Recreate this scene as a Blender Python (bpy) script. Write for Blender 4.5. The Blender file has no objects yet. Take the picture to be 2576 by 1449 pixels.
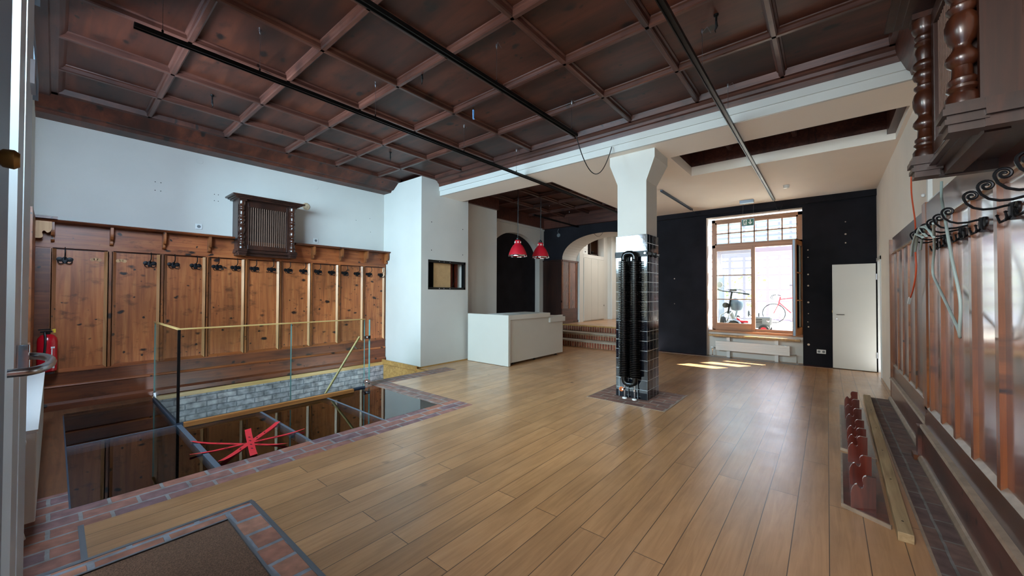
import bpy, bmesh, math, random
from mathutils import Vector, Matrix
random.seed(7)
S = bpy.context.scene
COL = S.collection
PI = math.pi
# ------------------------------------------------------------------ camera
W_PX, H_PX, F_PX = 2576, 1449, 955.7
YAW, PITCH, ROLL, CAM_H = math.radians(39.693), math.radians(0.768), math.radians(0.176), 1.45
cam_d = bpy.data.cameras.new('camera')
cam_d.sensor_width = 36.0
cam_d.lens = F_PX / W_PX * 36.0
cam_d.clip_start = 0.02
cam = bpy.data.objects.new('camera', cam_d)
COL.objects.link(cam)
_f = Vector((-math.sin(YAW), math.cos(YAW), 0)); _r = Vector((math.cos(YAW), math.sin(YAW), 0)); _u = Vector((0, 0, 1))
_f2 = _f * math.cos(PITCH) + _u * math.sin(PITCH); _u2 = _u * math.cos(PITCH) - _f * math.sin(PITCH)
_r3 = _r * math.cos(ROLL) + _u2 * math.sin(ROLL); _u3 = _u2 * math.cos(ROLL) - _r * math.sin(ROLL)
cam.matrix_world = Matrix(((_r3.x, _u3.x, -_f2.x, 0), (_r3.y, _u3.y, -_f2.y, 0), (_r3.z, _u3.z, -_f2.z, CAM_H), (0, 0, 0, 1)))
S.camera = cam
# ------------------------------------------------------------------ exposure
S.view_settings.view_transform = 'Standard'
S.view_settings.look = 'None'
S.view_settings.gamma = 1.0
S.view_settings.use_curve_mapping = False
S.view_settings.exposure = 0.8
# ------------------------------------------------------------------ sky
wd = bpy.data.worlds.new('sky'); S.world = wd; wd.use_nodes = True
wn = wd.node_tree.nodes; wl = wd.node_tree.links
bg = wn['Background']
tc = wn.new('ShaderNodeTexCoord'); sx = wn.new('ShaderNodeSeparateXYZ'); rp = wn.new('ShaderNodeValToRGB')
wl.new(tc.outputs['Generated'], sx.inputs[0]); wl.new(sx.outputs['Z'], rp.inputs[0]); wl.new(rp.outputs[0], bg.inputs[0])
rp.color_ramp.elements[0].position = 0.0; rp.color_ramp.elements[0].color = (0.92, 0.95, 1.0, 1)
rp.color_ramp.elements[1].position = 0.7; rp.color_ramp.elements[1].color = (0.35, 0.58, 1.0, 1)
bg.inputs[1].default_value = 4.0
# ------------------------------------------------------------------ sun and daylight
def light(name, kind, loc, rot, energy, color, **kw):
    d = bpy.data.lights.new(name, kind); d.energy = energy; d.color = color
    for k, v in kw.items(): setattr(d, k, v)
    o = bpy.data.objects.new(name, d); COL.objects.link(o); o.location = loc; o.rotation_euler = rot
    return o
sun = light('sun', 'SUN', (0, 14, 9), (0, 0, 0), 24.0, (1.0, 0.91, 0.78), angle=0.009)
sun.rotation_euler = Vector((-0.62, -1.0, -1.25)).to_track_quat('-Z', 'Y').to_euler()
# daylight entering through the street-side glazing and the open entrance behind the camera
light('shop_window_daylight', 'AREA', (-4.9, -0.70, 2.75), (math.radians(62), 0, math.radians(34)), 430, (0.58, 0.78, 1.0), shape='RECTANGLE', size=2.5, size_y=1.2)
light('entrance_glazing_daylight', 'AREA', (-2.4, -0.70, 2.65), (math.radians(58), 0, 0), 400, (0.84, 0.92, 1.0), shape='RECTANGLE', size=2.2, size_y=1.2)
light('open_entrance_daylight', 'AREA', (-0.9, -0.8, 2.6), (math.radians(58), 0, math.radians(35)), 170, (0.95, 0.97, 1.0), shape='RECTANGLE', size=1.6, size_y=1.3)
# unseen light added to brighten the basement under the glass floor
light('basement_fill_light', 'AREA', (-3.95, 1.6, -1.0), (0, math.radians(90), 0), 26, (0.80, 0.90, 1.0), shape='RECTANGLE', size=0.5, size_y=0.5)
# added fill light for the raised passage behind the arch, no fixture there
light('passage_fill_light', 'AREA', (-4.7, 11.6, 3.5), (0, 0, 0), 30, (1.0, 0.95, 0.9), shape='RECTANGLE', size=1.4, size_y=1.6)
# ------------------------------------------------------------------ cycles quality (not size or samples)
S.cycles.use_denoising = True
S.cycles.max_bounces = 10
S.cycles.diffuse_bounces = 5
S.cycles.glossy_bounces = 4
S.cycles.transparent_max_bounces = 16
S.cycles.sample_clamp_indirect = 6.0
S.cycles.caustics_reflective = False
S.cycles.caustics_refractive = False

# ================================================================== materials
def lin(h):
    out = []
    for i in (0, 2, 4):
        c = int(h[i:i + 2], 16) / 255
        out.append(c / 12.92 if c <= 0.04045 else ((c + 0.055) / 1.055) ** 2.4)
    return tuple(out) + (1.0,)
class NT:
    def __init__(s, name):
        s.m = bpy.data.materials.new(name); s.m.use_nodes = True
        s.t = s.m.node_tree; s.n = s.t.nodes; s.l = s.t.links
        s.b = s.n['Principled BSDF']; s.out = s.n['Material Output']
    def node(s, t, **kw):
        n = s.n.new('ShaderNode' + t)
        for k, v in kw.items():
            if k.startswith('i_'):
                key = k[2:].replace('_', ' ')
                n.inputs[int(key) if key.isdigit() else key].default_value = v
            else: setattr(n, k, v)
        return n
    def link(s, a, b): s.l.new(a, b)
    def obj(s): return s.node('TexCoord').outputs['Object']
    def mapping(s, src, scale=(1, 1, 1), rot=(0, 0, 0), loc=(0, 0, 0)):
        m = s.node('Mapping'); m.inputs['Scale'].default_value = scale; m.inputs['Rotation'].default_value = rot; m.inputs['Location'].default_value = loc
        s.link(src, m.inputs['Vector']); return m.outputs[0]
    def ramp(s, fac, stops):
        r = s.node('ValToRGB'); e = r.color_ramp.elements
        while len(e) < len(stops): e.new(0.5)
        for q, (p, c) in zip(e, stops):
            q.position = p; q.color = c if len(c) == 4 else tuple(c) + (1,)
        s.link(fac, r.inputs[0]); return r.outputs[0]
    def mix(s, fac, a, b, mode='MIX'):
        m = s.node('Mix', data_type='RGBA', blend_type=mode)
        for sock, v in ((m.inputs[0], fac), (m.inputs[6], a), (m.inputs[7], b)):
            if hasattr(v, 'is_linked'): s.link(v, sock)
            else: sock.default_value = v
        return m.outputs[2]
    def math(s, op, a, b=0.0, clamp=False):
        m = s.node('Math', operation=op, use_clamp=clamp)
        for i, v in enumerate((a, b)):
            if hasattr(v, 'is_linked'): s.link(v, m.inputs[i])
            else: m.inputs[i].default_value = v
        return m.outputs[0]
    def bump(s, h, strength=0.2, dist=0.01):
        b = s.node('Bump'); b.inputs['Strength'].default_value = strength; b.inputs['Distance'].default_value = dist
        s.link(h, b.inputs['Height']); s.link(b.outputs[0], s.b.inputs['Normal'])
    def base(s, c):
        if hasattr(c, 'is_linked'): s.link(c, s.b.inputs['Base Color'])
        else: s.b.inputs['Base Color'].default_value = c
    def set(s, rough=None, metal=None, spec=None, coat=None, coat_rough=None):
        i = s.b.inputs
        if rough is not None: i['Roughness'].default_value = rough
        if metal is not None: i['Metallic'].default_value = metal
        if spec is not None: i['Specular IOR Level'].default_value = spec
        if coat is not None: i['Coat Weight'].default_value = coat
        if coat_rough is not None: i['Coat Roughness'].default_value = coat_rough
def plain(name, hexc, rough=0.5, metal=0.0, noise=0.0, nscale=8.0, bump=0.0, spec=None):
    t = NT(name); c = lin(hexc)
    if noise or bump:
        n = t.node('TexNoise', i_Scale=nscale, i_Detail=5.0); t.link(t.obj(), n.inputs['Vector'])
        if noise:
            lo = tuple(x * (1 - noise) for x in c[:3]); hi = tuple(min(1, x * (1 + noise)) for x in c[:3])
            t.base(t.ramp(n.outputs[0], [(0.3, lo), (0.7, hi)]))
        else: t.base(c)
        if bump: t.bump(n.outputs[0], bump, 0.004)
    else: t.base(c)
    t.set(rough, metal, spec); return t.m
def wood(name, dark, mid, light_, axis='z', grain=1.0, rough=0.4, knots=None, vary=0.25, coat=0.0, bump=0.08, across=22.0, blotch=0.5):
    """axis: grain direction; knots = (scale vector, density 0-1, colour hex)"""
    t = NT(name); o = t.obj()
    info = t.node('ObjectInfo')
    off = t.node('VectorMath', operation='MULTIPLY_ADD'); t.link(o, off.inputs[0]); off.inputs[1].default_value = (1, 1, 1)
    comb = t.node('CombineXYZ'); r13 = t.math('MULTIPLY', info.outputs['Random'], 37.0)
    for i in range(3): t.link(r13, comb.inputs[i])
    t.link(comb.outputs[0], off.inputs[2]); v = off.outputs[0]
    sc = [across, across, across]; sc['xyz'.index(axis)] = 1.3 * grain
    n1 = t.node('TexNoise', i_Scale=1.0, i_Detail=6.0, i_Roughness=0.6, i_Distortion=0.8); t.link(t.mapping(v, sc), n1.inputs['Vector'])
    c = t.ramp(n1.outputs[0], [(0.25, lin(dark)), (0.5, lin(mid)), (0.75, lin(light_))])
    sb = [2.2, 2.2, 2.2]; sb['xyz'.index(axis)] = 0.9
    n2 = t.node('TexNoise', i_Scale=1.0, i_Detail=3.0); t.link(t.mapping(v, sb), n2.inputs['Vector'])
    k = t.ramp(n2.outputs[0], [(0.3, (1 - blotch,) * 3), (0.7, (1 + blotch * 0.5,) * 3)])
    c = t.mix(1.0, c, k, 'MULTIPLY')
    rv = t.math('ADD', t.math('MULTIPLY', info.outputs['Random'], vary), 1 - vary / 2)
    cv = t.node('CombineXYZ')
    for i in range(3): t.link(rv, cv.inputs[i])
    c = t.mix(1.0, c, cv.outputs[0], 'MULTIPLY')
    for ks, dens, kc, sz in (((knots[0], knots[1], knots[2], 1.0), (tuple(q * 2.1 for q in knots[0][:1]) + (knots[0][1] * 2.1, knots[0][2] * 1.25), knots[1] * 0.8, knots[2], 0.75)) if knots else ()):
        nd = t.node('TexNoise', i_Scale=9.0, i_Detail=2.0); t.link(v, nd.inputs['Vector'])
        wob = t.node('VectorMath', operation='MULTIPLY_ADD'); t.link(nd.outputs['Color'], wob.inputs[0]); wob.inputs[1].default_value = (0.07, 0.07, 0.07); t.link(v, wob.inputs[2])
        vo = t.node('TexVoronoi', i_Scale=1.0); t.link(t.mapping(wob.outputs[0], ks), vo.inputs['Vector'])
        sep = t.node('SeparateColor'); t.link(vo.outputs['Color'], sep.inputs[0])
        gate = t.math('LESS_THAN', sep.outputs[0], dens)
        size = t.math('ADD', t.math('MULTIPLY', sep.outputs[1], 0.20 * sz), 0.10 * sz)
        d = t.math('DIVIDE', vo.outputs['Distance'], size)
        sp = t.math('MULTIPLY', t.math('SUBTRACT', 1.0, t.math('MINIMUM', d, 1.0), True), gate)
        sp = t.math('MULTIPLY', sp, 2.2, True)
        c = t.mix(sp, c, lin(kc))
    if knots:
        st = t.node('TexNoise', i_Scale=1.0, i_Detail=4.0, i_Roughness=0.65); t.link(t.mapping(v, tuple(q * 0.85 for q in knots[0])), st.inputs['Vector'])
        c = t.mix(t.math('MULTIPLY', t.math('MULTIPLY', t.math('SUBTRACT', st.outputs[0], 0.55, True), 7.0, True), 0.6), c, lin(knots[2]))
    t.base(c); t.set(rough, coat=coat, coat_rough=0.12)
    if bump: t.bump(n1.outputs[0], bump, 0.004)
    return t.m
def bricks(name, c1, c2, mortar, bw, bh, msize, plane='xy', rough=0.75, offset=0.5, bump=0.5, noise=0.35, spec=None, coat=0.0, mbias=0.0):
    t = NT(name); o = t.obj(); sep = t.node('SeparateXYZ'); t.link(o, sep.inputs[0]); cb = t.node('CombineXYZ')
    for i, a in enumerate(plane): t.link(sep.outputs['xyz'.index(a)], cb.inputs[i])
    nz = t.node('TexNoise', i_Scale=11.0, i_Detail=5.0); t.link(o, nz.inputs['Vector'])
    v = cb.outputs[0]
    if noise:
        w = t.node('VectorMath', operation='MULTIPLY_ADD'); t.link(nz.outputs['Color'], w.inputs[0]); w.inputs[1].default_value = (0.045 * noise,) * 3; t.link(v, w.inputs[2]); v = w.outputs[0]
    b = t.node('TexBrick', offset=offset, i_Scale=1.0, i_Mortar_Size=msize, i_Mortar_Smooth=0.25, i_Brick_Width=bw, i_Row_Height=bh, i_Bias=mbias)
    b.inputs['Color1'].default_value = lin(c1); b.inputs['Color2'].default_value = lin(c2); b.inputs['Mortar'].default_value = lin(mortar)
    t.link(v, b.inputs['Vector'])
    c = b.outputs['Color']
    if noise: c = t.mix(1.0, c, t.ramp(nz.outputs[0], [(0.3, (1 - noise,) * 3), (0.7, (1 + noise,) * 3)]), 'MULTIPLY')
    t.base(c); t.set(rough, spec=spec, coat=coat, coat_rough=0.05)
    h = t.math('SUBTRACT', t.math('MULTIPLY', nz.outputs[0], 0.5 if noise else 0.0), b.outputs['Fac'])
    if bump: t.bump(h, bump, 0.006)
    return t.m
def glass(name, tint='f2faf8', rough=0.0, refl=1.0):
    t = NT(name); t.n.remove(t.b)
    tr = t.node('BsdfTransparent'); tr.inputs[0].default_value = lin(tint)
    gl = t.node('BsdfGlossy'); gl.inputs['Roughness'].default_value = rough
    fr = t.node('Fresnel'); fr.inputs[0].default_value = 1.5
    mx = t.node('MixShader'); t.link(t.math('MULTIPLY', fr.outputs[0], refl, True), mx.inputs[0])
    t.link(tr.outputs[0], mx.inputs[1]); t.link(gl.outputs[0], mx.inputs[2]); t.link(mx.outputs[0], t.out.inputs[0])
    return t.m

def oak_floor():
    t = NT('oak_floor'); o = t.obj(); sep = t.node('SeparateXYZ'); t.link(o, sep.inputs[0]); cb = t.node('CombineXYZ')
    t.link(sep.outputs['Y'], cb.inputs[0]); t.link(sep.outputs['X'], cb.inputs[1])
    b = t.node('TexBrick', offset=0.37, offset_frequency=2, i_Scale=1.0, i_Mortar_Size=0.0024, i_Mortar_Smooth=0.1, i_Brick_Width=2.1, i_Row_Height=0.17, i_Bias=0.0)
    b.inputs['Color1'].default_value = (0, 0, 0, 1); b.inputs['Color2'].default_value = (1, 1, 1, 1); b.inputs['Mortar'].default_value = (0.5, 0.5, 0.5, 1)
    t.link(cb.outputs[0], b.inputs['Vector'])
    sc = t.node('SeparateColor'); t.link(b.outputs['Color'], sc.inputs[0]); rnd = sc.outputs[0]
    cz = t.node('CombineXYZ'); t.link(t.math('MULTIPLY', rnd, 9.0), cz.inputs[2])
    va = t.node('VectorMath', operation='ADD'); t.link(o, va.inputs[0]); t.link(cz.outputs[0], va.inputs[1]); v = va.outputs[0]
    n1 = t.node('TexNoise', i_Scale=1.0, i_Detail=7.0, i_Roughness=0.62, i_Distortion=1.1); t.link(t.mapping(v, (26, 1.6, 1)), n1.inputs['Vector'])
    c = t.ramp(n1.outputs[0], [(0.22, lin('a0754c')), (0.5, lin('b5885d')), (0.78, lin('c3976b'))])
    n2 = t.node('TexNoise', i_Scale=1.4, i_Detail=4.0); t.link(t.mapping(v, (1.6, 0.8, 1)), n2.inputs['Vector'])
    c = t.mix(1.0, c, t.ramp(n2.outputs[0], [(0.3, (0.74, 0.72, 0.70)), (0.68, (1.1, 1.09, 1.07))]), 'MULTIPLY')
    c = t.mix(1.0, c, t.ramp(rnd, [(0.0, (0.93, 0.92, 0.91)), (1.0, (1.04, 1.04, 1.03))]), 'MULTIPLY')
    vo = t.node('TexVoronoi', i_Scale=1.0); nd = t.node('TexNoise', i_Scale=10.0); t.link(o, nd.inputs['Vector'])
    wb = t.node('VectorMath', operation='MULTIPLY_ADD'); t.link(nd.outputs['Color'], wb.inputs[0]); wb.inputs[1].default_value = (0.08, 0.08, 0); t.link(o, wb.inputs[2])
    t.link(t.mapping(wb.outputs[0], (3.4, 2.0, 1)), vo.inputs['Vector'])
    sk = t.node('SeparateColor'); t.link(vo.outputs['Color'], sk.inputs[0])
    kn = t.math('MULTIPLY', t.math('SUBTRACT', 1.0, t.math('DIVIDE', vo.outputs['Distance'], 0.11), True), t.math('LESS_THAN', sk.outputs[0], 0.42))
    c = t.mix(t.math('MULTIPLY', kn, 1.0, True), c, lin('4a2f1c'))
    seam = b.outputs['Fac']
    c = t.mix(seam, c, lin('4c3520'))
    # scratches and scuffs worn into the lacquer
    n3 = t.node('TexNoise', i_Scale=2.6, i_Detail=8.0, i_Roughness=0.75); t.link(o, n3.inputs['Vector'])
    t.base(c)
    t.link(t.ramp(n3.outputs[0], [(0.3, (0.27,) * 3), (0.7, (0.42,) * 3)]), t.b.inputs['Roughness'])
    t.set(spec=0.5, coat=0.45, coat_rough=0.27)
    t.bump(t.math('SUBTRACT', t.math('MULTIPLY', n1.outputs[0], 0.12), seam), 0.25, 0.003)
    return t.m

M = {}
M['oak_floor'] = oak_floor()
M['plaster'] = plain('white_plaster', 'c8c6c0', 0.9, noise=0.03, nscale=2.0, bump=0.05)
M['soffit'] = plain('white_ceiling_paint', 'efe4d7', 0.9, noise=0.02, nscale=1.5)
M['plaster_warm'] = plain('warm_white_plaster', 'e8ddd0', 0.9, noise=0.03, nscale=2.0, bump=0.05)
M['black_wall'] = plain('black_wall_paint', '1c1b20', 0.9, noise=0.25, nscale=3.0, bump=0.05, spec=0.2)
M['trim_white'] = plain('white_trim_paint', 'c4c4c0', 0.5)
M['pine'] = wood('pine_panel', '7d4222', 'a65e32', 'bd7845', 'z', 1.0, 0.42, ((0, 5.0, 9.0), 0.9, '1d0d08'), 0.2, blotch=0.35)
M['pine_h'] = wood('pine_board', '6b351c', '96512a', 'ac683a', 'y', 1.0, 0.42, ((0, 4.5, 8), 0.7, '1d0e08'), 0.3, blotch=0.4)
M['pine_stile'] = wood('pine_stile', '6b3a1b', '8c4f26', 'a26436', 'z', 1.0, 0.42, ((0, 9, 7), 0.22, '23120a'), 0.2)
M['pine_mould_lit'] = wood('pine_moulding_lit', '9a6840', 'c28d5e', 'd6a678', 'z', 1.0, 0.4, None, 0.15, blotch=0.25)
M['pine_dark'] = wood('dark_pine_board', '4a2413', '6b361c', '824624', 'y', 1.0, 0.4, ((0, 4, 7), 0.4, '120806'), 0.15)
M['pine_pale'] = wood('pale_pine_bracket', '9a6c40', 'b98a58', 'cfa270', 'z', 1.0, 0.5, None, 0.1, blotch=0.2)
M['ceil'] = wood('dark_ceiling_panel', '331509', '4b2214', '63311d', 'x', 0.6, 0.5, ((3.5, 6, 0), 0.5, '140a08'), 0.4, across=7.0, blotch=0.7)
M['rib'] = wood('ceiling_rib', '351c16', '4e2c23', '663f33', 'y', 0.8, 0.36, ((12, 3, 0), 0.2, '1c0f0c'), 0.2)
M['ribx'] = wood('ceiling_rib_cross', '351c16', '4e2c23', '663f33', 'x', 0.8, 0.36, ((3, 12, 0), 0.2, '1c0f0c'), 0.2)
M['cab'] = wood('dark_cabinet_wood', '1c0d09', '2d160e', '402014', 'z', 1.0, 0.38, None, 0.15, coat=0.15)
M['turned'] = wood('turned_walnut', '1e0d08', '33180d', '4e2715', 'z', 0.7, 0.3, None, 0.15, coat=0.25, across=10, blotch=0.6)
M['rpanel'] = wood('right_panel_wood', '56302a', '6f4236', '85584a', 'z', 0.6, 0.24, ((0, 5, 3), 0.25, '2a130d'), 0.15, coat=1.0, across=14)
M['rpanel_h'] = wood('right_board_wood', '45221a', '583026', '6d4035', 'y', 0.6, 0.3, ((0, 3, 5), 0.25, '22100b'), 0.12, coat=0.3, across=12)
M['rstile'] = wood('right_stile_wood', '5a2a12', '804520', '985c2e', 'z', 1.0, 0.3, ((0, 9, 6), 0.25, '240f08'), 0.15, coat=0.3)
M['rledge'] = plain('worn_ledge_wood', '8f7d6b', 0.4, noise=0.2, nscale=14)
M['bead'] = plain('highlight_bead', 'bba58e', 0.22, noise=0.15, nscale=10)  # pale colour stands in for the bright highlight along the bead
M['red_shelf'] = wood('red_stained_shelf', '2f0f0a', '4e1a10', '662617', 'z', 1.0, 0.28, None, 0.15, coat=0.3, across=14)
M['oak'] = wood('oak_trim', '8a6432', 'a87f46', 'c09a5c', 'y', 1.0, 0.4, None, 0.1, blotch=0.2)
M['timber'] = wood('raw_timber', '8c7350', 'a68b64', 'b99e76', 'y', 1.0, 0.65, None, 0.1, blotch=0.25)
M['old_board'] = wood('shaded_floor_board', '55331f', '6e452b', '835638', 'x', 1.0, 0.45, ((3, 8, 0), 0.3, '22120a'), 0.1)  # boards by the street window, shade painted into their darker colour
M['orange_timber'] = wood('orange_timber', '9a6030', 'b5783f', 'c98c50', 'y', 1.0, 0.45, None, 0.05, blotch=0.2)
M['rail_wood'] = wood('pale_rail_wood', 'a37d45', 'bd9a60', 'cbb07a', 'y', 1.0, 0.4, None, 0.05, blotch=0.15)
M['win_wood'] = wood('window_oak', '85502a', 'a86c3c', 'bd834e', 'z', 1.0, 0.4, None, 0.1, blotch=0.2)
M['win_wood_h'] = wood('window_oak_rail', '85502a', 'a86c3c', 'bd834e', 'x', 1.0, 0.4, None, 0.1, blotch=0.2)
M['brick_floor'] = bricks('brick_floor', '9a6450', '74575a', '8a8683', 0.27, 0.135, 0.011, 'yx', 0.7)
M['brick_floor_x'] = bricks('brick_floor_cross', '8a6252', '6e5650', '7f7a72', 0.27, 0.135, 0.011, 'xy', 0.7)
M['brick_mat'] = bricks('brick_mat_border', 'a8765e', '96614e', '858a92', 0.30, 0.19, 0.016, 'yx', 0.7)
M['brick_dark'] = bricks('brick_dark_strip', '6a5248', '564441', '6b6762', 0.27, 0.13, 0.008, 'yx', 0.75)
M['brick_pad'] = bricks('brick_pad', '80594b', '664840', '85796e', 0.26, 0.13, 0.010, 'xy', 0.7)
M['brick_step'] = bricks('brick_step', '8a4a34', '6d3626', '9a8468', 0.075, 0.30, 0.012, 'xz', 0.8, offset=0.0, bump=0.3)
M['brick_white'] = bricks('washed_brick', '9c9a9c', '84868c', '6a6d73', 0.25, 0.085, 0.009, 'yz', 0.8, noise=0.5, bump=0.9)
M['tile'] = bricks('black_tile_front', '10131c', '080a10', '8d9296', 0.134, 0.134, 0.004, 'xz', 0.08, offset=0.0, bump=0.25, noise=0.12, spec=0.5, coat=0.2)
M['tile_y'] = bricks('black_tile_side', '14141a', '0a0a0e', '9a948c', 0.134, 0.134, 0.004, 'yz', 0.08, offset=0.0, bump=0.25, noise=0.12, spec=0.5, coat=0.2)
M['black_metal'] = plain('black_metal', '121212', 0.4, 0.6)
M['black_gloss'] = plain('black_gloss_enamel', '0c0c0d', 0.22, 0.3)
M['iron'] = plain('wrought_iron', '191a1d', 0.45, 0.7, noise=0.3, nscale=40)
M['steel'] = plain('brushed_steel', 'a7abb2', 0.28, 1.0)
M['chrome'] = plain('chrome', 'd5d8dc', 0.08, 1.0)
M['alu'] = plain('grey_aluminium', '8b97a6', 0.4, 0.5)
M['dark_frame'] = plain('dark_grey_frame', '42505f', 0.45, 0.2)
M['joint_steel'] = plain('joint_steel', '5f6c79', 0.5, 0.2)
M['door_grey'] = plain('door_slate_grey', '7c93ae', 0.5)
M['door_alu'] = plain('door_pale_grey', 'bcc9d8', 0.45, 0.1)
M['zinc'] = plain('zinc_strip', '7d848c', 0.4, 0.8)
M['lacquer'] = plain('white_lacquer', 'bfbdb5', 0.35, noise=0.015, nscale=3)
M['rad_white'] = plain('radiator_white', 'd6d3ce', 0.4)
M['plastic'] = plain('white_plastic', 'd8dad8', 0.4)
M['grey_plastic'] = plain('grey_plastic', '6c7072', 0.5)
M['black_plastic'] = plain('black_plastic', '0d0d0f', 0.45)
M['red_lamp'] = plain('red_lamp_enamel', 'c1152a', 0.45)
M['red_paint'] = plain('red_gloss_paint', 'b3101f', 0.25)
M['tape'] = plain('red_tape', 'e2323e', 0.35)
M['tape_print'] = plain('tape_print', '3a0d10', 0.5)
M['mat'] = plain('coir_mat', '6e5240', 1.0, noise=0.5, nscale=160, bump=1.0)
M['pit'] = plain('basement_plaster', 'a4a8aa', 0.9, noise=0.2, nscale=2)
M['pit_floor'] = plain('basement_floor', '6a6866', 0.7, noise=0.3, nscale=2)
M['glass'] = glass('clear_glass')
M['glass_green'] = glass('green_edge_glass', 'f5fbf9', 0.0, 0.35)
M['glass_edge'] = plain('glass_edge', '6f9c98', 0.15)
M['glass_floor'] = glass('floor_glass', 'dce8ea', 0.01, 1.25)
M['green_sign'] = plain('sign_green', '0c5a3f', 0.4)
M['sign_white'] = plain('sign_white', 'e6e6da', 0.5)
M['orange_knob'] = plain('orange_knob', 'c8641e', 0.5)
M['cable_orange'] = plain('orange_cable', 'c9502e', 0.5)
M['cable_grey'] = plain('grey_cable', 'a9bab6', 0.5)
M['blue_strap'] = plain('blue_strap', '6fa2dc', 0.6)
M['yellow'] = plain('yellow_pin', 'd8b52a', 0.5)
M['white_metal'] = plain('white_steel_frame', '756d78', 0.5)
M['pave'] = plain('pale_paving', 'ece4d4', 0.9, noise=0.1, nscale=2)
M['street'] = plain('street_paving', '85878a', 0.9, noise=0.15, nscale=2)
M['yard_wall'] = plain('yard_wall_render', 'ece6da', 0.9, noise=0.05, nscale=1)
M['slat'] = plain('grey_slat', '7f8aa0', 0.6)
M['board'] = plain('pale_chipboard', 'b8966a', 0.8, noise=0.08, nscale=12)
M['niche_red'] = plain('rust_batten', '7a2f18', 0.7)
M['dark_void'] = plain('dark_recess', '0b0807', 0.9)
M['filler'] = plain('plaster_filler', 'c9b8a4', 0.9)
M['tyre'] = plain('rubber_tyre', '131313', 0.8)
M['tractor_grey'] = plain('tractor_grey', '5e6668', 0.45)
M['foliage'] = plain('pale_foliage', '8fae5c', 0.8, noise=0.4, nscale=12)
M['conc'] = plain('stone_tread', '9a8f80', 0.7, noise=0.15, nscale=5)
M['brass'] = plain('aged_brass', '8a6a3c', 0.35, 0.9)
M['facade'] = plain('street_facade', 'a39a8c', 0.9, noise=0.15, nscale=0.6)
M['slat_wood'] = plain('grille_slat', '6b5348', 0.35)
M['hole'] = plain('broken_plaster', 'b7a184', 0.95, noise=0.3, nscale=25, bump=0.6)
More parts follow.
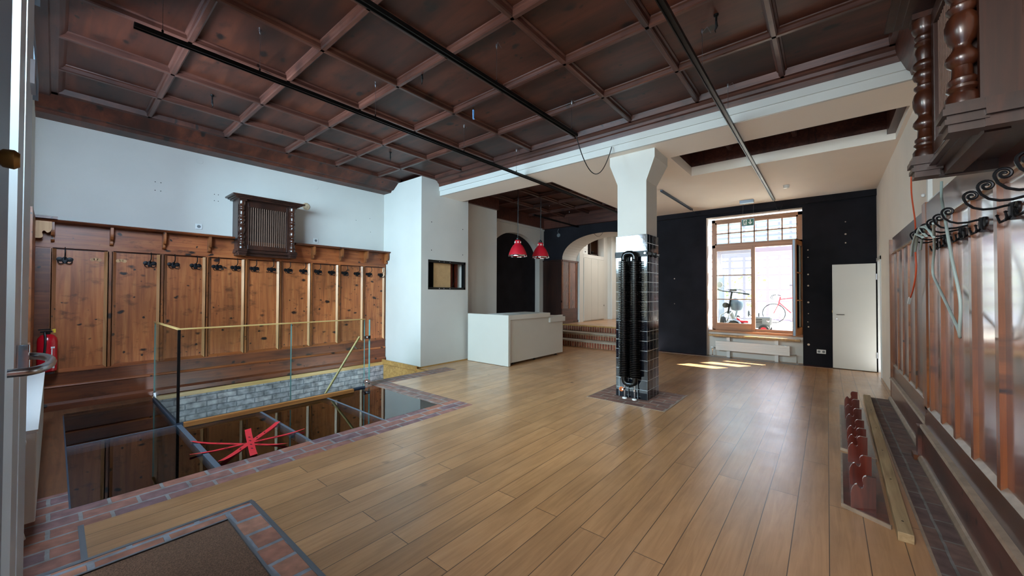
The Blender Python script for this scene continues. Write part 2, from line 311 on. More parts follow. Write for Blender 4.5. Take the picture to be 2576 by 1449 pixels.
# ================================================================== mesh helpers
class MB:
    def __init__(s): s.v = []; s.f = []
    def add(s, vs, fs):
        b = len(s.v); s.v += [tuple(p) for p in vs]; s.f += [tuple(i + b for i in q) for q in fs]; return s
    def box(s, x0, y0, z0, x1, y1, z1):
        vs = [(x, y, z) for z in (z0, z1) for y in (y0, y1) for x in (x0, x1)]
        return s.add(vs, [(0, 2, 3, 1), (4, 5, 7, 6), (0, 1, 5, 4), (2, 6, 7, 3), (0, 4, 6, 2), (1, 3, 7, 5)])
    def prism(s, poly, axis, a0, a1):
        n = len(poly)
        def pt(p, a):
            return {'x': (a, p[0], p[1]), 'y': (p[0], a, p[1]), 'z': (p[0], p[1], a)}[axis]
        vs = [pt(p, a0) for p in poly] + [pt(p, a1) for p in poly]
        fs = [(i, (i + 1) % n, n + (i + 1) % n, n + i) for i in range(n)] + [tuple(range(n))[::-1], tuple(range(n, 2 * n))]
        return s.add(vs, fs)
    def lathe(s, prof, c=(0, 0, 0), axis='z', seg=20, caps=True):
        def pt(r, h, a):
            x, y = r * math.cos(a), r * math.sin(a)
            p = {'z': (x, y, h), 'y': (x, h, y), 'x': (h, x, y)}[axis]
            return (p[0] + c[0], p[1] + c[1], p[2] + c[2])
        vs = [pt(r, h, 2 * PI * k / seg) for r, h in prof for k in range(seg)]
        fs = [(i * seg + k, i * seg + (k + 1) % seg, (i + 1) * seg + (k + 1) % seg, (i + 1) * seg + k) for i in range(len(prof) - 1) for k in range(seg)]
        if caps: fs += [tuple(range(seg))[::-1], tuple(range((len(prof) - 1) * seg, len(prof) * seg))]
        return s.add(vs, fs)
    def tube(s, pts, r, seg=8, closed=False):
        P = [Vector(p) for p in pts]; n = len(P)
        rr = r if isinstance(r, (list, tuple)) else [r] * n
        T = []
        for i in range(n):
            a = P[(i - 1) % n] if (closed or i > 0) else P[i]; b = P[(i + 1) % n] if (closed or i < n - 1) else P[i]
            T.append((b - a).normalized())
        up = Vector((0, 0, 1)) if abs(T[0].z) < 0.9 else Vector((1, 0, 0))
        N = (up - T[0] * up.dot(T[0])).normalized(); vs = []
        for i in range(n):
            N = (N - T[i] * N.dot(T[i])).normalized(); B = T[i].cross(N)
            for k in range(seg):
                a = 2 * PI * k / seg; vs.append(P[i] + (N * math.cos(a) + B * math.sin(a)) * rr[i])
        fs = []
        for i in range(n if closed else n - 1):
            j = (i + 1) % n
            fs += [(i * seg + k, i * seg + (k + 1) % seg, j * seg + (k + 1) % seg, j * seg + k) for k in range(seg)]
        if not closed: fs += [tuple(range(seg))[::-1], tuple(range((n - 1) * seg, n * seg))]
        return s.add(vs, fs)
    def bar(s, a, b, w, h=None, up=(0, 0, 1)):
        a, b = Vector(a), Vector(b); t = (b - a).normalized(); u = Vector(up)
        n = t.cross(u).normalized(); u = n.cross(t).normalized(); h = h or w
        vs = [p + n * sx * w / 2 + u * sz * h / 2 for p in (a, b) for sx, sz in ((-1, -1), (1, -1), (1, 1), (-1, 1))]
        return s.add(vs, [(0, 1, 2, 3), (7, 6, 5, 4), (0, 4, 5, 1), (1, 5, 6, 2), (2, 6, 7, 3), (3, 7, 4, 0)])
    def torus(s, c, R, r, axis='z', seg=24, rs=8):
        pts = []
        for k in range(seg):
            a = 2 * PI * k / seg; x, y = R * math.cos(a), R * math.sin(a)
            p = {'z': (x, y, 0), 'y': (x, 0, y), 'x': (0, x, y)}[axis]; pts.append((p[0] + c[0], p[1] + c[1], p[2] + c[2]))
        return s.tube(pts, r, rs, True)
    def build(s, name, mat, parent=None, smooth=False, bevel=0.0, kind=None, label=None):
        me = bpy.data.meshes.new(name); me.from_pydata(s.v, [], s.f)
        bm = bmesh.new(); bm.from_mesh(me); bmesh.ops.recalc_face_normals(bm, faces=bm.faces); bm.to_mesh(me); bm.free()
        me.materials.append(M[mat] if isinstance(mat, str) else mat)
        if smooth:
            me.shade_smooth(); me.set_sharp_from_angle(angle=math.radians(38))
        o = bpy.data.objects.new(name, me); COL.objects.link(o)
        if parent is not None:
            o.parent = parent
            if parent.get('_w'): o.matrix_parent_inverse = inv_of(parent)
        if bevel:
            m = o.modifiers.new('edge', 'BEVEL'); m.width = bevel; m.segments = 2; m.limit_method = 'ANGLE'; m.angle_limit = math.radians(40)
        if kind: o['kind'] = kind
        if label: o['label'] = label
        return o
def inv_of(o):
    m = Matrix.Translation(o.location) @ o.rotation_euler.to_matrix().to_4x4()
    if o.parent is not None: m = Matrix.Translation(o.parent.location) @ m if not o.parent.get('_w') else m
    return m.inverted()
def tag(o, label, cat, group=None, kind=None):
    o['label'] = label; o['category'] = cat
    if group: o['group'] = group
    if kind: o['kind'] = kind
    return o
def thing(name, label, cat, loc=(0, 0, 0), rz=0.0, group=None, world=True, kind=None):
    """Empty at the base of a thing; world=True: its parts are meshed in room coordinates"""
    o = bpy.data.objects.new(name, None); COL.objects.link(o); o.empty_display_size = 0.1
    o.location = loc; o.rotation_euler = (0, 0, rz)
    if world: o['_w'] = 1
    return tag(o, label, cat, group, kind)
def struct(name, mb, mat, parent=None, **kw):
    o = mb.build(name, mat, parent, **kw)
    if parent is None: o['kind'] = 'structure'
    return o
def struct_root(name, loc=(0, 0, 0)):
    o = bpy.data.objects.new(name, None); COL.objects.link(o); o.location = loc; o['kind'] = 'structure'; o['_w'] = 1; return o
def dup(root, loc, rz=None, label=None, group=None):
    r = root.copy(); COL.objects.link(r); r.location = loc
    if rz is not None: r.rotation_euler = (0, 0, rz)
    if label: r['label'] = label
    if group: r['group'] = group
    for ch in list(root.children):
        c = ch.copy(); COL.objects.link(c); c.parent = r
        for g in list(ch.children):
            d = g.copy(); COL.objects.link(d); d.parent = c
    return r
def B(*a): return MB().box(*a)
ORD = ['first', 'second', 'third', 'fourth', 'fifth', 'sixth', 'seventh', 'eighth', 'ninth', 'tenth', 'eleventh', 'twelfth', 'thirteenth', 'fourteenth', 'fifteenth', 'sixteenth']
def rects_minus(x0, x1, y0, y1, holes, z, mb=None):
    xs = sorted({x0, x1, *[h[i] for h in holes for i in (0, 1) if x0 < h[i] < x1]}); ys = sorted({y0, y1, *[h[i] for h in holes for i in (2, 3) if y0 < h[i] < y1]})
    mb = mb or MB()
    for i in range(len(xs) - 1):
        for j in range(len(ys) - 1):
            cx, cy = (xs[i] + xs[i + 1]) / 2, (ys[j] + ys[j + 1]) / 2
            if any(h[0] < cx < h[1] and h[2] < cy < h[3] for h in holes): continue
            mb.box(xs[i], ys[j], z - 0.06, xs[i + 1], ys[j + 1], z)
    return mb
# ================================================================== the room
XL, XR, YB = -7.36, 0.72, 9.84            # left wall, right wall, far wall
ZR, ZP, ZS = 3.72, 3.78, 3.42             # rib underside, ceiling panels, plaster soffit
PIT = (-6.98, -3.90, 0.08, 3.21); STAIR = (-7.36, -5.75, 3.21, 4.53)
# floor
holes = [PIT, STAIR, (-6.98, -5.47, 0.88, 3.21), (-3.90, -3.55, -0.3, 3.49), (-5.75, -3.55, 3.21, 3.49), (-5.75, -5.42, 3.49, 4.9),
         (-7.36, -3.90, -0.3, 0.08), (-7.36, -6.98, 0.08, 0.88), (-7.36, -6.98, 0.88, 3.21), (-3.08, 0.3, -0.3, 0.88), (0.44, 0.8, -0.3, 7.35), (-2.6, -1.55, 4.8, 5.78), (-6.87, -3.3, 9.09, 9.84), (-3.55, -3.08, -0.3, 0.12)]
floor = struct('floor', rects_minus(-7.6, 0.8, -0.3, 10.1, holes, 0.0), 'oak_floor')
bf = rects_minus(-3.90, -3.55, -0.3, 3.49, [], 0.0); struct('brick_edging', bf, 'brick_floor', floor)
bf = rects_minus(-5.75, -3.90, 3.21, 3.49, [], 0.0); rects_minus(-5.75, -5.42, 3.49, 4.9, [], 0.0, bf); struct('brick_edging', bf, 'brick_floor_x', floor)
bf = rects_minus(-4.25, -3.90, -0.3, 0.08, [], 0.0); rects_minus(-3.55, -3.08, -0.3, 0.12, [], 0.0, bf); struct('brick_edging', bf, 'brick_floor', floor)
struct('brick_edging', rects_minus(-3.08, -2.95, -0.3, 0.73, [], 0.0), 'brick_mat', floor)
struct('brick_edging', rects_minus(-3.08, 0.3, 0.73, 0.88, [], 0.0), 'brick_mat', floor)
struct('brick_edging', rects_minus(0.44, 0.8, -0.3, 7.35, [], 0.0), 'brick_dark', floor)
struct('brick_pad', rects_minus(-2.6, -1.55, 4.8, 5.78, [], 0.0), 'brick_pad', floor)
zs = B(-3.57, 0.11, -0.02, -3.08, 0.135, 0.004).box(-3.105, -0.3, -0.02, -3.08, 0.9, 0.003).box(-3.08, 0.88, -0.02, 0.3, 0.905, 0.003).box(-2.965, -0.3, -0.02, -2.95, 0.74, 0.004).box(-2.95, 0.725, -0.02, 0.3, 0.74, 0.004)
struct('zinc_strip', zs, 'zinc', floor)
zs = B(0.43, -0.3, -0.02, 0.445, 7.36, 0.003).box(-2.61, 4.79, -0.02, -1.54, 4.805, 0.003).box(-1.555, 4.8, -0.02, -1.54, 5.79, 0.003).box(-2.61, 4.8, -0.02, -2.595, 5.79, 0.003).box(-3.9, 9.66, -0.02, 0.7, 9.68, 0.003)
struct('joint_strip', zs, 'rledge', floor)
struct('glass_bed', rects_minus(-6.98, -3.9, 0.08, 3.21, [(-6.95, -3.93, 0.11, 0.875), (-7.0, -3.93, 0.875, 3.18), (-7.0, -5.47, 3.0, 3.3)], -0.02), 'dark_frame', floor)
# far dark boards along the window wall
struct('border_board', B(-3.3, 9.68, -0.02, 0.06, 9.84, 0.004), 'rpanel_h', floor)
struct('shaded_boards', rects_minus(-7.36, -4.25, -0.3, 0.08, [], 0.0, rects_minus(-7.36, -6.98, 0.08, 0.88, [], 0.0)), 'old_board', floor)
# basement under the glass
pb = MB(); pb.box(-7.36, 0.0, -2.7, -3.8, 4.6, -2.6)
struct('basement_floor', pb, 'pit_floor')
struct('wall_basement', B(-7.5, -0.05, -2.6, -7.22, 0.88, -0.061).box(-7.4, -0.05, -2.6, -3.8, 0.06, -0.06).box(-3.88, 0.06, -2.6, -3.78, 3.3, -0.06).box(-5.7, 3.25, -2.6, -3.88, 3.35, -0.06), 'pit')
struct('wall_stair', B(-7.36, 0.88, -2.6, -7.20, 4.53, -0.06), 'brick_white')
struct('trim_stair', B(-7.36, 0.88, -0.06, -7.19, 4.53, -0.0), 'rail_wood')
struct('wall_stair_end', B(-7.2, 4.445, -2.6, -5.75, 4.53, -0.01), 'oak')
struct('trim_stair_end', B(-7.3, 4.42, -0.04, -6.05, 4.45, 0.05), 'oak')
# left wall, street wall
struct('wall_left', B(XL - 0.2, -0.3, -0.06, XL, 6.0, 3.9).box(XL - 0.2, 6.0, -0.06, -7.05, 9.9, 3.9), 'plaster')
wf = MB()
for a in ((-7.4, -0.4, 0, -6.25, -0.17, 3.9), (-6.25, -0.4, 0, -3.75, -0.17, 0.62), (-6.25, -0.4, 3.25, -3.75, -0.17, 3.9), (-3.75, -0.4, 0, -3.52, -0.17, 3.9), (-3.52, -0.4, 3.2, 0.6, -0.17, 3.9), (0.5, -0.4, 0, 0.8, -0.17, 3.9)): wf.box(*a)
struct('wall_front', wf, 'plaster')
# chimney-like white pier, recess behind it and the arch wall of the bar
PX, PY0, PY1 = -6.05, 4.53, 5.78
NY0, NY1, NZ0, NZ1 = 4.70, 5.70, 1.518, 2.11
pm = MB()
pm.box(XL, PY0, 0, PX - 0.35, PY1, ZR)
for a in ((PX - 0.35, PY0, 0, PX, NY0, ZR), (PX - 0.35, NY1, 0, PX, PY1, ZR), (PX - 0.35, NY0, 0, PX, NY1, NZ0), (PX - 0.35, NY0, NZ1, PX, NY1, ZR)): pm.box(*a)
struct('wall_pier', pm, 'plaster')
struct('baseboard_pier', B(-7.2, PY0 - 0.012, 0, PX + 0.012, PY0, 0.02).box(PX, PY0 - 0.012, 0, PX + 0.012, PY1, 0.02), 'oak')
struct('wall_pier_back', B(-7.0, PY1, 0.9, -6.37, 7.07, 3.9), 'plaster')
struct('wall_pier_base', B(-7.0, PY1, 0, -6.36, 7.07, 0.9), 'oak')
AY0, AY1, AZS, AZT = 7.35, 9.61, 2.40, 3.18
def arch_z(t, a0, a1, zs, zt):
    u = (t - (a0 + a1) / 2) / ((a1 - a0) / 2); return zs + (zt - zs) * math.sqrt(max(0, 1 - abs(u) ** 2.2))
def arch_wall(axis, p0, p1, lo, hi, z0, z1, a0, a1, zs, zt, n=28):
    """wall of thickness p0..p1 across `axis`, running lo..hi, with an arched opening a0..a1"""
    mb = MB()
    def bx(u0, u1, za, zb):
        if axis == 'x': mb.box(p0, u0, za, p1, u1, zb)
        else: mb.box(u0, p0, za, u1, p1, zb)
    if lo < a0: bx(lo, a0, z0, z1)
    if hi > a1: bx(a1, hi, z0, z1)
    us = [(a0 + a1) / 2 - (a1 - a0) / 2 * math.cos(PI * k / n) for k in range(n + 1)]
    top = [(u, arch_z(u, a0, a1, zs, zt)) for u in us]
    for (u0, za), (u1, zb) in zip(top[:-1], top[1:]):
        mb.prism([(u0, za), (u1, zb), (u1, z1), (u0, z1)], axis, p0, p1)
    return mb
struct('wall_bar', arch_wall('x', -7.05, -6.87, 7.07, YB, 0, 3.46, AY0, AY1, AZS, AZT), 'plaster')
struct('wall_bar_niche', B(-7.06, AY0 - 0.05, 0, -7.04, AY1 + 0.05, 3.3), 'black_wall')
struct('trim_bar', B(-6.89, 7.05, 3.40, -6.84, 9.84, 3.46), 'trim_white')
# far wall: black paint, arch to the passage, window niche
A2 = (-6.20, -3.58, 2.5, 3.17)
fw = arch_wall('y', YB, YB + 0.02, -6.95, -3.3, 0.0, 3.46, *A2)
fw.box(-3.3, YB, 0, -2.2, YB + 0.02, ZS).box(-2.2, YB, 3.24, -0.39, YB + 0.02, ZS).box(-0.39, YB, 0, XR, YB + 0.02, ZS)
wb = struct('wall_back', fw, 'black_wall')
fw = arch_wall('y', YB + 0.02, YB + 0.9, -6.95, -3.3, 0.0, 3.9, *A2)
fw.box(-3.3, YB + 0.02, 0, -2.2, YB + 0.32, 3.9).box(-2.2, YB + 0.02, 3.24, -0.39, YB + 0.32, 3.9).box(-0.39, YB + 0.02, 0, 1.2, YB + 0.32, 3.9).box(-2.2, YB + 0.16, 0, -0.39, YB + 0.32, 0.59)
struct('wall_back_masonry', fw, 'plaster')
struct('trim_back', B(-3.4, YB - 0.07, 3.30, XR, YB, ZS), 'black_wall')
fm = MB()
for x, z, r in ((-0.30, 1.28, .018), (-0.30, 0.42, .022), (-0.30, 2.35, .012), (-0.30, 0.78, .014), (-0.30, 1.85, .014), (-0.30, 1.62, .016), (-0.30, 2.2, .01), (-0.30, 1.05, .009), (0.28, 2.62, .016), (0.28, 2.45, .012), (0.28, 2.86, .01), (-2.92, 1.82, .014), (-2.92, 1.2, .008), (-0.31, 0.88, .01)):
    fm.lathe([(r, -0.004), (r * .7, 0.0)], (x, YB - 0.002, z), 'y', 10)
fm.build('filler_mark', 'filler', wb)
# right wall with the doorway of the white door
rw = MB(); rw.box(XR, -0.3, 0, XR + 0.2, 9.2, 3.9).box(XR, 9.2, 2.06, XR + 0.2, 9.8, 3.9).box(XR, 9.8, 0, XR + 0.2, YB + 0.1, 3.9)
struct('wall_right', rw, 'plaster_warm')
struct('wall_closet', B(1.6, 8.8, 0, 1.7, 10.2, 2.6).box(0.9, 8.8, 0, 1.7, 8.9, 2.6).box(0.9, 8.8, 2.4, 1.7, 10.2, 2.5), 'plaster')
struct('trim_door', B(XR - 0.012, 9.14, 0, XR + 0.01, 9.2, 2.12).box(XR - 0.012, 9.14, 2.06, XR + 0.01, 9.82, 2.12).box(XR, 9.775, 0, XR + 0.2, 9.8, 2.06).box(XR + 0.001, 9.2, 0, XR + 0.2, 9.225, 2.06), 'trim_white')
# passage behind the arch, three steps up
pf = MB(); pf.box(-6.6, 9.90, 0.0, -3.2, 13.2, 0.525); struct('floor_passage', pf, 'oak_floor')
struct('wall_passage', B(-6.95, YB + 0.9, 0.5, -6.1, 10.975, 3.9).box(-6.95, 10.985, 2.625, -6.1, 12.45, 2.74).box(-6.95, 12.46, 0.5, -6.1, 12.75, 3.9).box(-6.95, 10.98, 3.5, -6.12, 12.5, 3.9).box(-6.95, 10.9, 2.7, -6.9, 12.6, 3.6).box(-6.1, 13.1, 0.5, -3.2, 13.2, 3.9).box(-3.5, YB + 0.9, 0.5, -3.4, 13.2, 3.9).box(-6.15, 12.75, 0.5, -5.95, 13.1, 3.9), 'plaster')
struct('ceiling_passage', B(-6.95, YB + 0.9, 3.8, -3.3, 13.2, 3.9), 'soffit')
# old screw holes in the plaster
sh_ = MB()
for y, z in ((4.78, 2.86), (5.62, 2.82), (4.78, 2.30), (5.62, 2.27)): sh_.lathe([(.012, -.001), (.008, .002)], (PX, y, z), 'x', 8)
sh_.build('screw_hole', 'dark_void', bpy.data.objects['wall_pier'])
sh_ = MB()
for y, z in ((.90, 3.02), (.96, 3.02), (.90, 2.90), (.96, 2.90), (1.58, 2.98), (1.63, 2.98), (1.58, 2.88), (1.63, 2.88), (4.2, 3.0), (4.22, 2.72), (3.9, 2.92)): sh_.lathe([(.007, -.001), (.005, .002)], (XL, y, z), 'x', 8)
sh_.build('screw_hole', 'dark_void', bpy.data.objects['wall_left'])
# ------------------------------------------------------------------ ceiling
ce = struct_root('ceiling', (-3.4, 2.4, ZP))
struct('panel_field', B(XL, -0.3, ZP, XR, 5.0, ZP + 0.06), 'ceil', ce)
RP = [(-.048, .07), (-.044, .05), (-.030, .042), (-.027, .008), (-.016, 0), (.016, 0), (.027, .008), (.030, .042), (.044, .05), (.048, .07)]
XRIB = [-.35, -1.172, -1.995, -2.815, -3.637, -4.452, -5.255, -6.03]; YRIB = [.763, 1.582, 2.395, 3.212, 4.045]
def rib_x(y, x0, x1, z=ZR, par=None): return struct('rib', MB().prism([(y + a, z + b) for a, b in RP], 'x', x0, x1), 'ribx', par or ce)
def rib_y(x, y0, y1, z=ZR, par=None): return struct('rib', MB().prism([(x + a, z + b) for a, b in RP], 'y', y0, y1), 'rib', par or ce)
for y in YRIB: rib_x(y, -6.8, .47)
for x in XRIB: rib_y(x, 0.0, 4.87)
CP = [(-.0, 0.07), (0.0, 0.0), (.035, 0.0), (.045, .03), (.075, .035), (.09, .07)]
def cornice(pts, axis, a0, a1, mat): return struct('cornice', MB().prism(pts, axis, a0, a1), mat, ce)
# left boxed beam, front frieze, right frieze, cornice over the plaster beam
cornice([(XL, 3.565), (-7.10, 3.565), (-7.07, 3.60), (-7.00, 3.605), (-6.86, 3.70), (-6.83, ZR), (-6.75, ZR), (-6.74, ZP), (XL, ZP)], 'y', -0.2, 4.53, 'ceil')
cornice([(-0.3, 3.70), (-0.06, 3.70), (-.05, ZR), (.0, ZR), (.03, 3.75), (.05, ZP), (-0.3, ZP)], 'x', XL, XR, 'ribx')
cornice([(XR, 3.44), (.60, 3.44), (.59, 3.48), (.57, 3.50), (.50, 3.68), (.49, ZR), (.45, ZR), (.44, ZP), (XR, ZP)], 'y', -0.2, 4.95, 'rib')
cornice([(5.02, 3.60), (4.965, 3.60), (4.955, 3.66), (4.93, 3.67), (4.915, 3.70), (4.87, ZR), (4.83, ZR), (4.80, ZP), (5.02, ZP)], 'x', -6.1, XR, 'ribx')
# plaster beam with two white bands
struct('beam_band', B(PX, 4.965, 3.515, XR, 5.02, 3.60), 'trim_white', ce)
struct('beam_band', B(PX, 4.985, ZS, XR - 0.02, 5.02, 3.515), 'trim_white', ce)
# plaster soffit with two openings onto the older timber ceiling
LO = (-6.9, -3.735, 5.60, 10.0); SL = (-1.74, 0.68, 5.68, 6.80)
sf = MB()
def slab(mb, x0, x1, y0, y1, hs, z0, z1):
    xs = sorted({x0, x1, *[h[i] for h in hs for i in (0, 1) if x0 < h[i] < x1]}); ys = sorted({y0, y1, *[h[i] for h in hs for i in (2, 3) if y0 < h[i] < y1]})
    for i in range(len(xs) - 1):
        for j in range(len(ys) - 1):
            cx, cy = (xs[i] + xs[i + 1]) / 2, (ys[j] + ys[j + 1]) / 2
            if not any(h[0] < cx < h[1] and h[2] < cy < h[3] for h in hs): mb.box(xs[i], ys[j], z0, xs[i + 1], ys[j + 1], z1)
slab(sf, PX, XR, 5.02, YB + 0.02, [LO, SL], ZS, ZS + 0.15)
sf.box(XL, 5.02, ZS + 0.3, PX, 6.0, ZS + 0.36)
struct('soffit', sf, 'soffit', ce)
struct('panel_field', B(XL, 4.95, ZP + .02, XR, 10.0, ZP + 0.07), 'ceil', ce)
struct('opening_lining', B(-3.735, 5.6, ZS + .15, -3.70, 10, ZP + .02).box(-6.9, 5.57, ZS + .15, -3.70, 5.6, ZP + .02).box(-7.0, YB - .12, 3.44, -3.735, YB, ZP + .02).box(-6.9, 7.07, 3.46, -6.78, YB, ZP + .02).box(-6.42, 5.6, 3.52, -6.30, 7.07, ZP + .02), 'ribx', ce)
struct('opening_lining', B(-1.78, 5.65, ZS + .15, -1.74, 6.84, ZP + .02).box(-1.78, 6.8, ZS + .15, XR, 6.84, ZP + .02).box(-1.78, 5.65, ZS + .15, XR, 5.68, ZP + .02).box(0.60, 5.65, ZS + 0.08, XR, 6.84, ZP), 'rib', ce)
for y in (6.5, 7.32, 8.14, 8.96): rib_x(y, -6.9, -3.735)
for x in (-4.45, -5.25, -6.05): rib_y(x, 5.6, 9.84)
rib_x(6.3, -1.74, .68)
for x in (-.35, -1.17): rib_y(x, 5.68, 6.8)
# roof slab keeping daylight out above everything
struct('roof_slab', B(-7.7, -0.45, 3.9, 1.8, 10.2, 4.0).box(-7.7, 9.9, 3.9, -3.2, 13.3, 4.0), 'soffit')
struct('wall_street_facade', B(-30, -15, -0.2, 20, -14, 9.0), 'facade')
# ground outside on both sides
struct('ground_street', B(-30, -30, -0.2, 20, -0.4, -0.02), 'street')
struct('ground_yard', B(-14, 10.16, 0.2, 14, 40, 0.47), 'pave')
# ================================================================== far window (window_1), its sashes and sill
w1 = struct_root('window_1', (-1.26, 10.08, 0.61))
WY0, WY1 = 10.05, 10.12
fx0, fx1, fz0, fz1 = -2.12, -0.40, 0.60, 3.20
MB().box(fx0, WY0, fz0, fx0 + .07, WY1, fz1).box(fx1 - .07, WY0, fz0, fx1, WY1, fz1).build('frame_jamb', 'win_wood', w1)
MB().box(fx0, WY0, fz1 - .07, fx1, WY1, fz1).box(fx0, WY0, 2.50, fx1, WY1, 2.60).box(fx0, WY0, fz0, fx1, WY1, fz0 + .06).build('frame_rail', 'win_wood_h', w1)
# transom light, six by two
tl = MB().box(fx0 + .07, WY0 + .005, 2.60, fx1 - .07, WY1, 2.625).box(fx0 + .07, WY0 + .005, 3.095, fx1 - .07, WY1, 3.13).box(fx0 + .07, WY0 + .01, 2.855, fx1 - .07, WY1 - .01, 2.88)
for k in range(1, 6):
    x = fx0 + .09 + (fx1 - fx0 - .18) * k / 6; tl.box(x - .012, WY0 + .01, 2.61, x + .012, WY1 - .01, 3.11)
tl.box(fx0 + .07, WY0 + .005, 2.60, fx0 + .10, WY1, 3.13).box(fx1 - .10, WY0 + .005, 2.60, fx1 - .07, WY1, 3.13)
tl.build('transom_muntin', 'win_wood_h', w1)
B(fx0 + .09, 10.084, 2.61, fx1 - .09, 10.088, 3.11).build('transom_pane', 'glass', w1)
# closed left sash
sx0, sx1 = fx0 + .02, -1.245
sh = MB().box(sx0, 10.02, .62, sx0 + .085, 10.09, 2.53).box(sx1 - .075, 10.02, .62, sx1, 10.09, 2.53)
cs = sh.build('closed_sash', 'win_wood', w1)
MB().box(sx0 + .085, 10.02, .62, sx1 - .075, 10.09, .765).box(sx0 + .085, 10.02, 2.455, sx1 - .075, 10.09, 2.53).box(sx0 + .08, 10.04, 1.87, sx1 - .07, 10.08, 1.892).box(sx0 + .08, 10.04, 1.31, sx1 - .07, 10.08, 1.332).build('sash_rail', 'win_wood_h', cs)
B(sx0 + .08, 10.055, .76, sx1 - .07, 10.059, 2.46).build('sash_pane', 'glass', cs)
# right sash standing open into the room
hx, hy = -0.43, 10.04; hd = Vector((-0.09, -0.70)).normalized(); nn = Vector((-hd.y, hd.x))
def sashpt(u, w): p = Vector((hx, hy)) + hd * u + nn * w; return (p.x, p.y)
def sash_box(mb, u0, u1, w0, w1_, z0, z1): mb.prism([sashpt(u0, w0), sashpt(u1, w0), sashpt(u1, w1_), sashpt(u0, w1_)], 'z', z0, z1)
os_ = MB(); sash_box(os_, 0, .08, 0, .06, .62, 2.53); sash_box(os_, .70, .78, 0, .06, .62, 2.53); sash_box(os_, .08, .70, 0, .06, .62, .765); sash_box(os_, .08, .70, 0, .06, 2.455, 2.53)
sash_box(os_, .08, .70, .015, .045, 1.87, 1.892); sash_box(os_, .08, .70, .015, .045, 1.31, 1.332)
osh = os_.build('open_sash', 'win_wood', w1)
g = MB(); sash_box(g, .075, .705, .028, .032, .76, 2.46); g.build('sash_pane', 'glass', osh)
g = MB(); sash_box(g, .765, .79, .012, .048, .63, 2.52); g.build('sash_seal', 'alu', osh)
hp = sashpt(.74, -.01); hq = sashpt(.74, -.05); hr = sashpt(.62, -.055)
MB().tube([(hp[0], hp[1], 1.62), (hq[0], hq[1], 1.62), (hr[0], hr[1], 1.62)], .009).build('window_handle', 'steel', osh, smooth=True)
struct('trim_1', B(-2.16, 9.93, .555, -.395, 10.06, .60), 'win_wood_h')
struct('wall_window_parapet', B(-2.2, 9.99, 0, -.39, 10.0, .56), 'plaster')
ss = thing('window_shelf', 'long pale wooden shelf board under the courtyard window', 'shelf', (-1.26, 9.8, .49))
B(-2.13, 9.72, .475, -.43, 9.84, .515).build('board', 'oak', ss, bevel=.004)
for x in (-1.785, -.875): B(x, 9.862, .0, x + .065, 9.95, .475).build('bracket_post', 'rad_white', ss)
for x in (-1.76, -.85): B(x, 9.80, .455, x + .012, 9.90, .476).build('bracket_arm', 'rad_white', ss)
rd = thing('low_radiator', 'low white ribbed radiator below the courtyard window', 'radiator', (-1.3, 9.83, .15))
rm = MB().box(-2.0, 9.80, .152, -.61, 9.86, .362)
for z in (.215, .255, .30): rm.box(-2.0, 9.797, z, -.61, 9.801, z + .025)
rm.build('body', 'rad_white', rd, bevel=.004)
B(-.70, 9.794, .345, -.655, 9.80, .355).build('badge', 'chrome', rd)
MB().tube([(-2.0, 9.83, .20), (-2.07, 9.83, .20), (-2.07, 9.83, 0)], .011).build('pipe', 'chrome', rd, True)
MB().lathe([(.02, 0), (.024, .02), (.024, .05), (.015, .06)], (-2.10, 9.83, .20), 'x', 14).build('valve_knob', 'plastic', rd, True)
MB().tube([(-.61, 9.83, .185), (-.50, 9.83, .185), (-.49, 9.83, .17), (-.49, 9.83, 0)], .011).build('pipe', 'chrome', rd, True)
for x in (-.49, -2.07): MB().lathe([(.028, 0), (.022, .008)], (x, 9.83, .0), 'z', 14).build('floor_rosette', 'plastic', rd, True)
# white door leaf folded back against the black wall
d1 = struct_root('door_1', (.69, 9.76, .01))
dl = B(.075, 9.735, .012, .695, 9.775, 2.025).build('leaf', 'lacquer', d1, bevel=.003)
MB().tube([(.10 + .04, 9.735, 1.055), (.14, 9.69, 1.055), (.25, 9.69, 1.055)], .009).lathe([(.012, 9.728), (.012, 9.736)], (.14, 0, .97), 'y', 12).build('door_handle', 'steel', dl, True)
MB().box(.695, 9.725, 1.72, .712, 9.745, 1.83).box(.695, 9.725, .26, .712, 9.745, .37).build('hinge', 'steel', dl)
B(.068, 9.745, 1.09, .076, 9.765, 1.13).build('latch', 'brass', dl)
# ------------------------------------------------------------------ street side: shop window and entrance door
w2 = struct_root('window_2', (-5.0, -.2, .62))
MB().box(-6.25, -.3, .62, -6.17, -.2, 3.25).box(-3.83, -.3, .62, -3.75, -.2, 3.25).box(-6.25, -.3, .62, -3.75, -.2, .70).box(-6.25, -.3, 3.17, -3.75, -.2, 3.25).box(-5.03, -.3, .7, -4.97, -.2, 3.2).build('window_frame', 'alu', w2)
B(-6.2, -.255, .66, -3.8, -.249, 3.2).build('pane', 'glass', w2)
d2 = struct_root('door_2', (-2.4, -.09, 0))
MB().box(-3.52, -.17, 0, -3.0, -.10, 3.2).build('side_post', 'door_alu', d2)
MB().box(-2.64, -.13, 0, -2.11, -.070, 3.2).build('frame_post', 'door_alu', d2)
MB().box(-2.04, -.12, 0, -1.76, -.070, 3.2).build('leaf_stile', 'door_alu', d2)
MB().box(-1.45, -.12, 0, -.55, -.070, 3.2).build('leaf_stile', 'door_grey', d2)
MB().box(-3.5, -.13, 2.55, -.95, -.072, 2.66).box(-3.5, -.13, 3.1, -.95, -.072, 3.2).box(-2.0, -.12, 0, -1.4, -.072, .16).build('leaf_rail', 'door_grey', d2)
B(-3.5, -.10, .15, -1.0, -.094, 3.15).build('door_pane', 'glass', d2)
h2 = MB(); hp_ = [(-1.52, -.07, 1.252)]
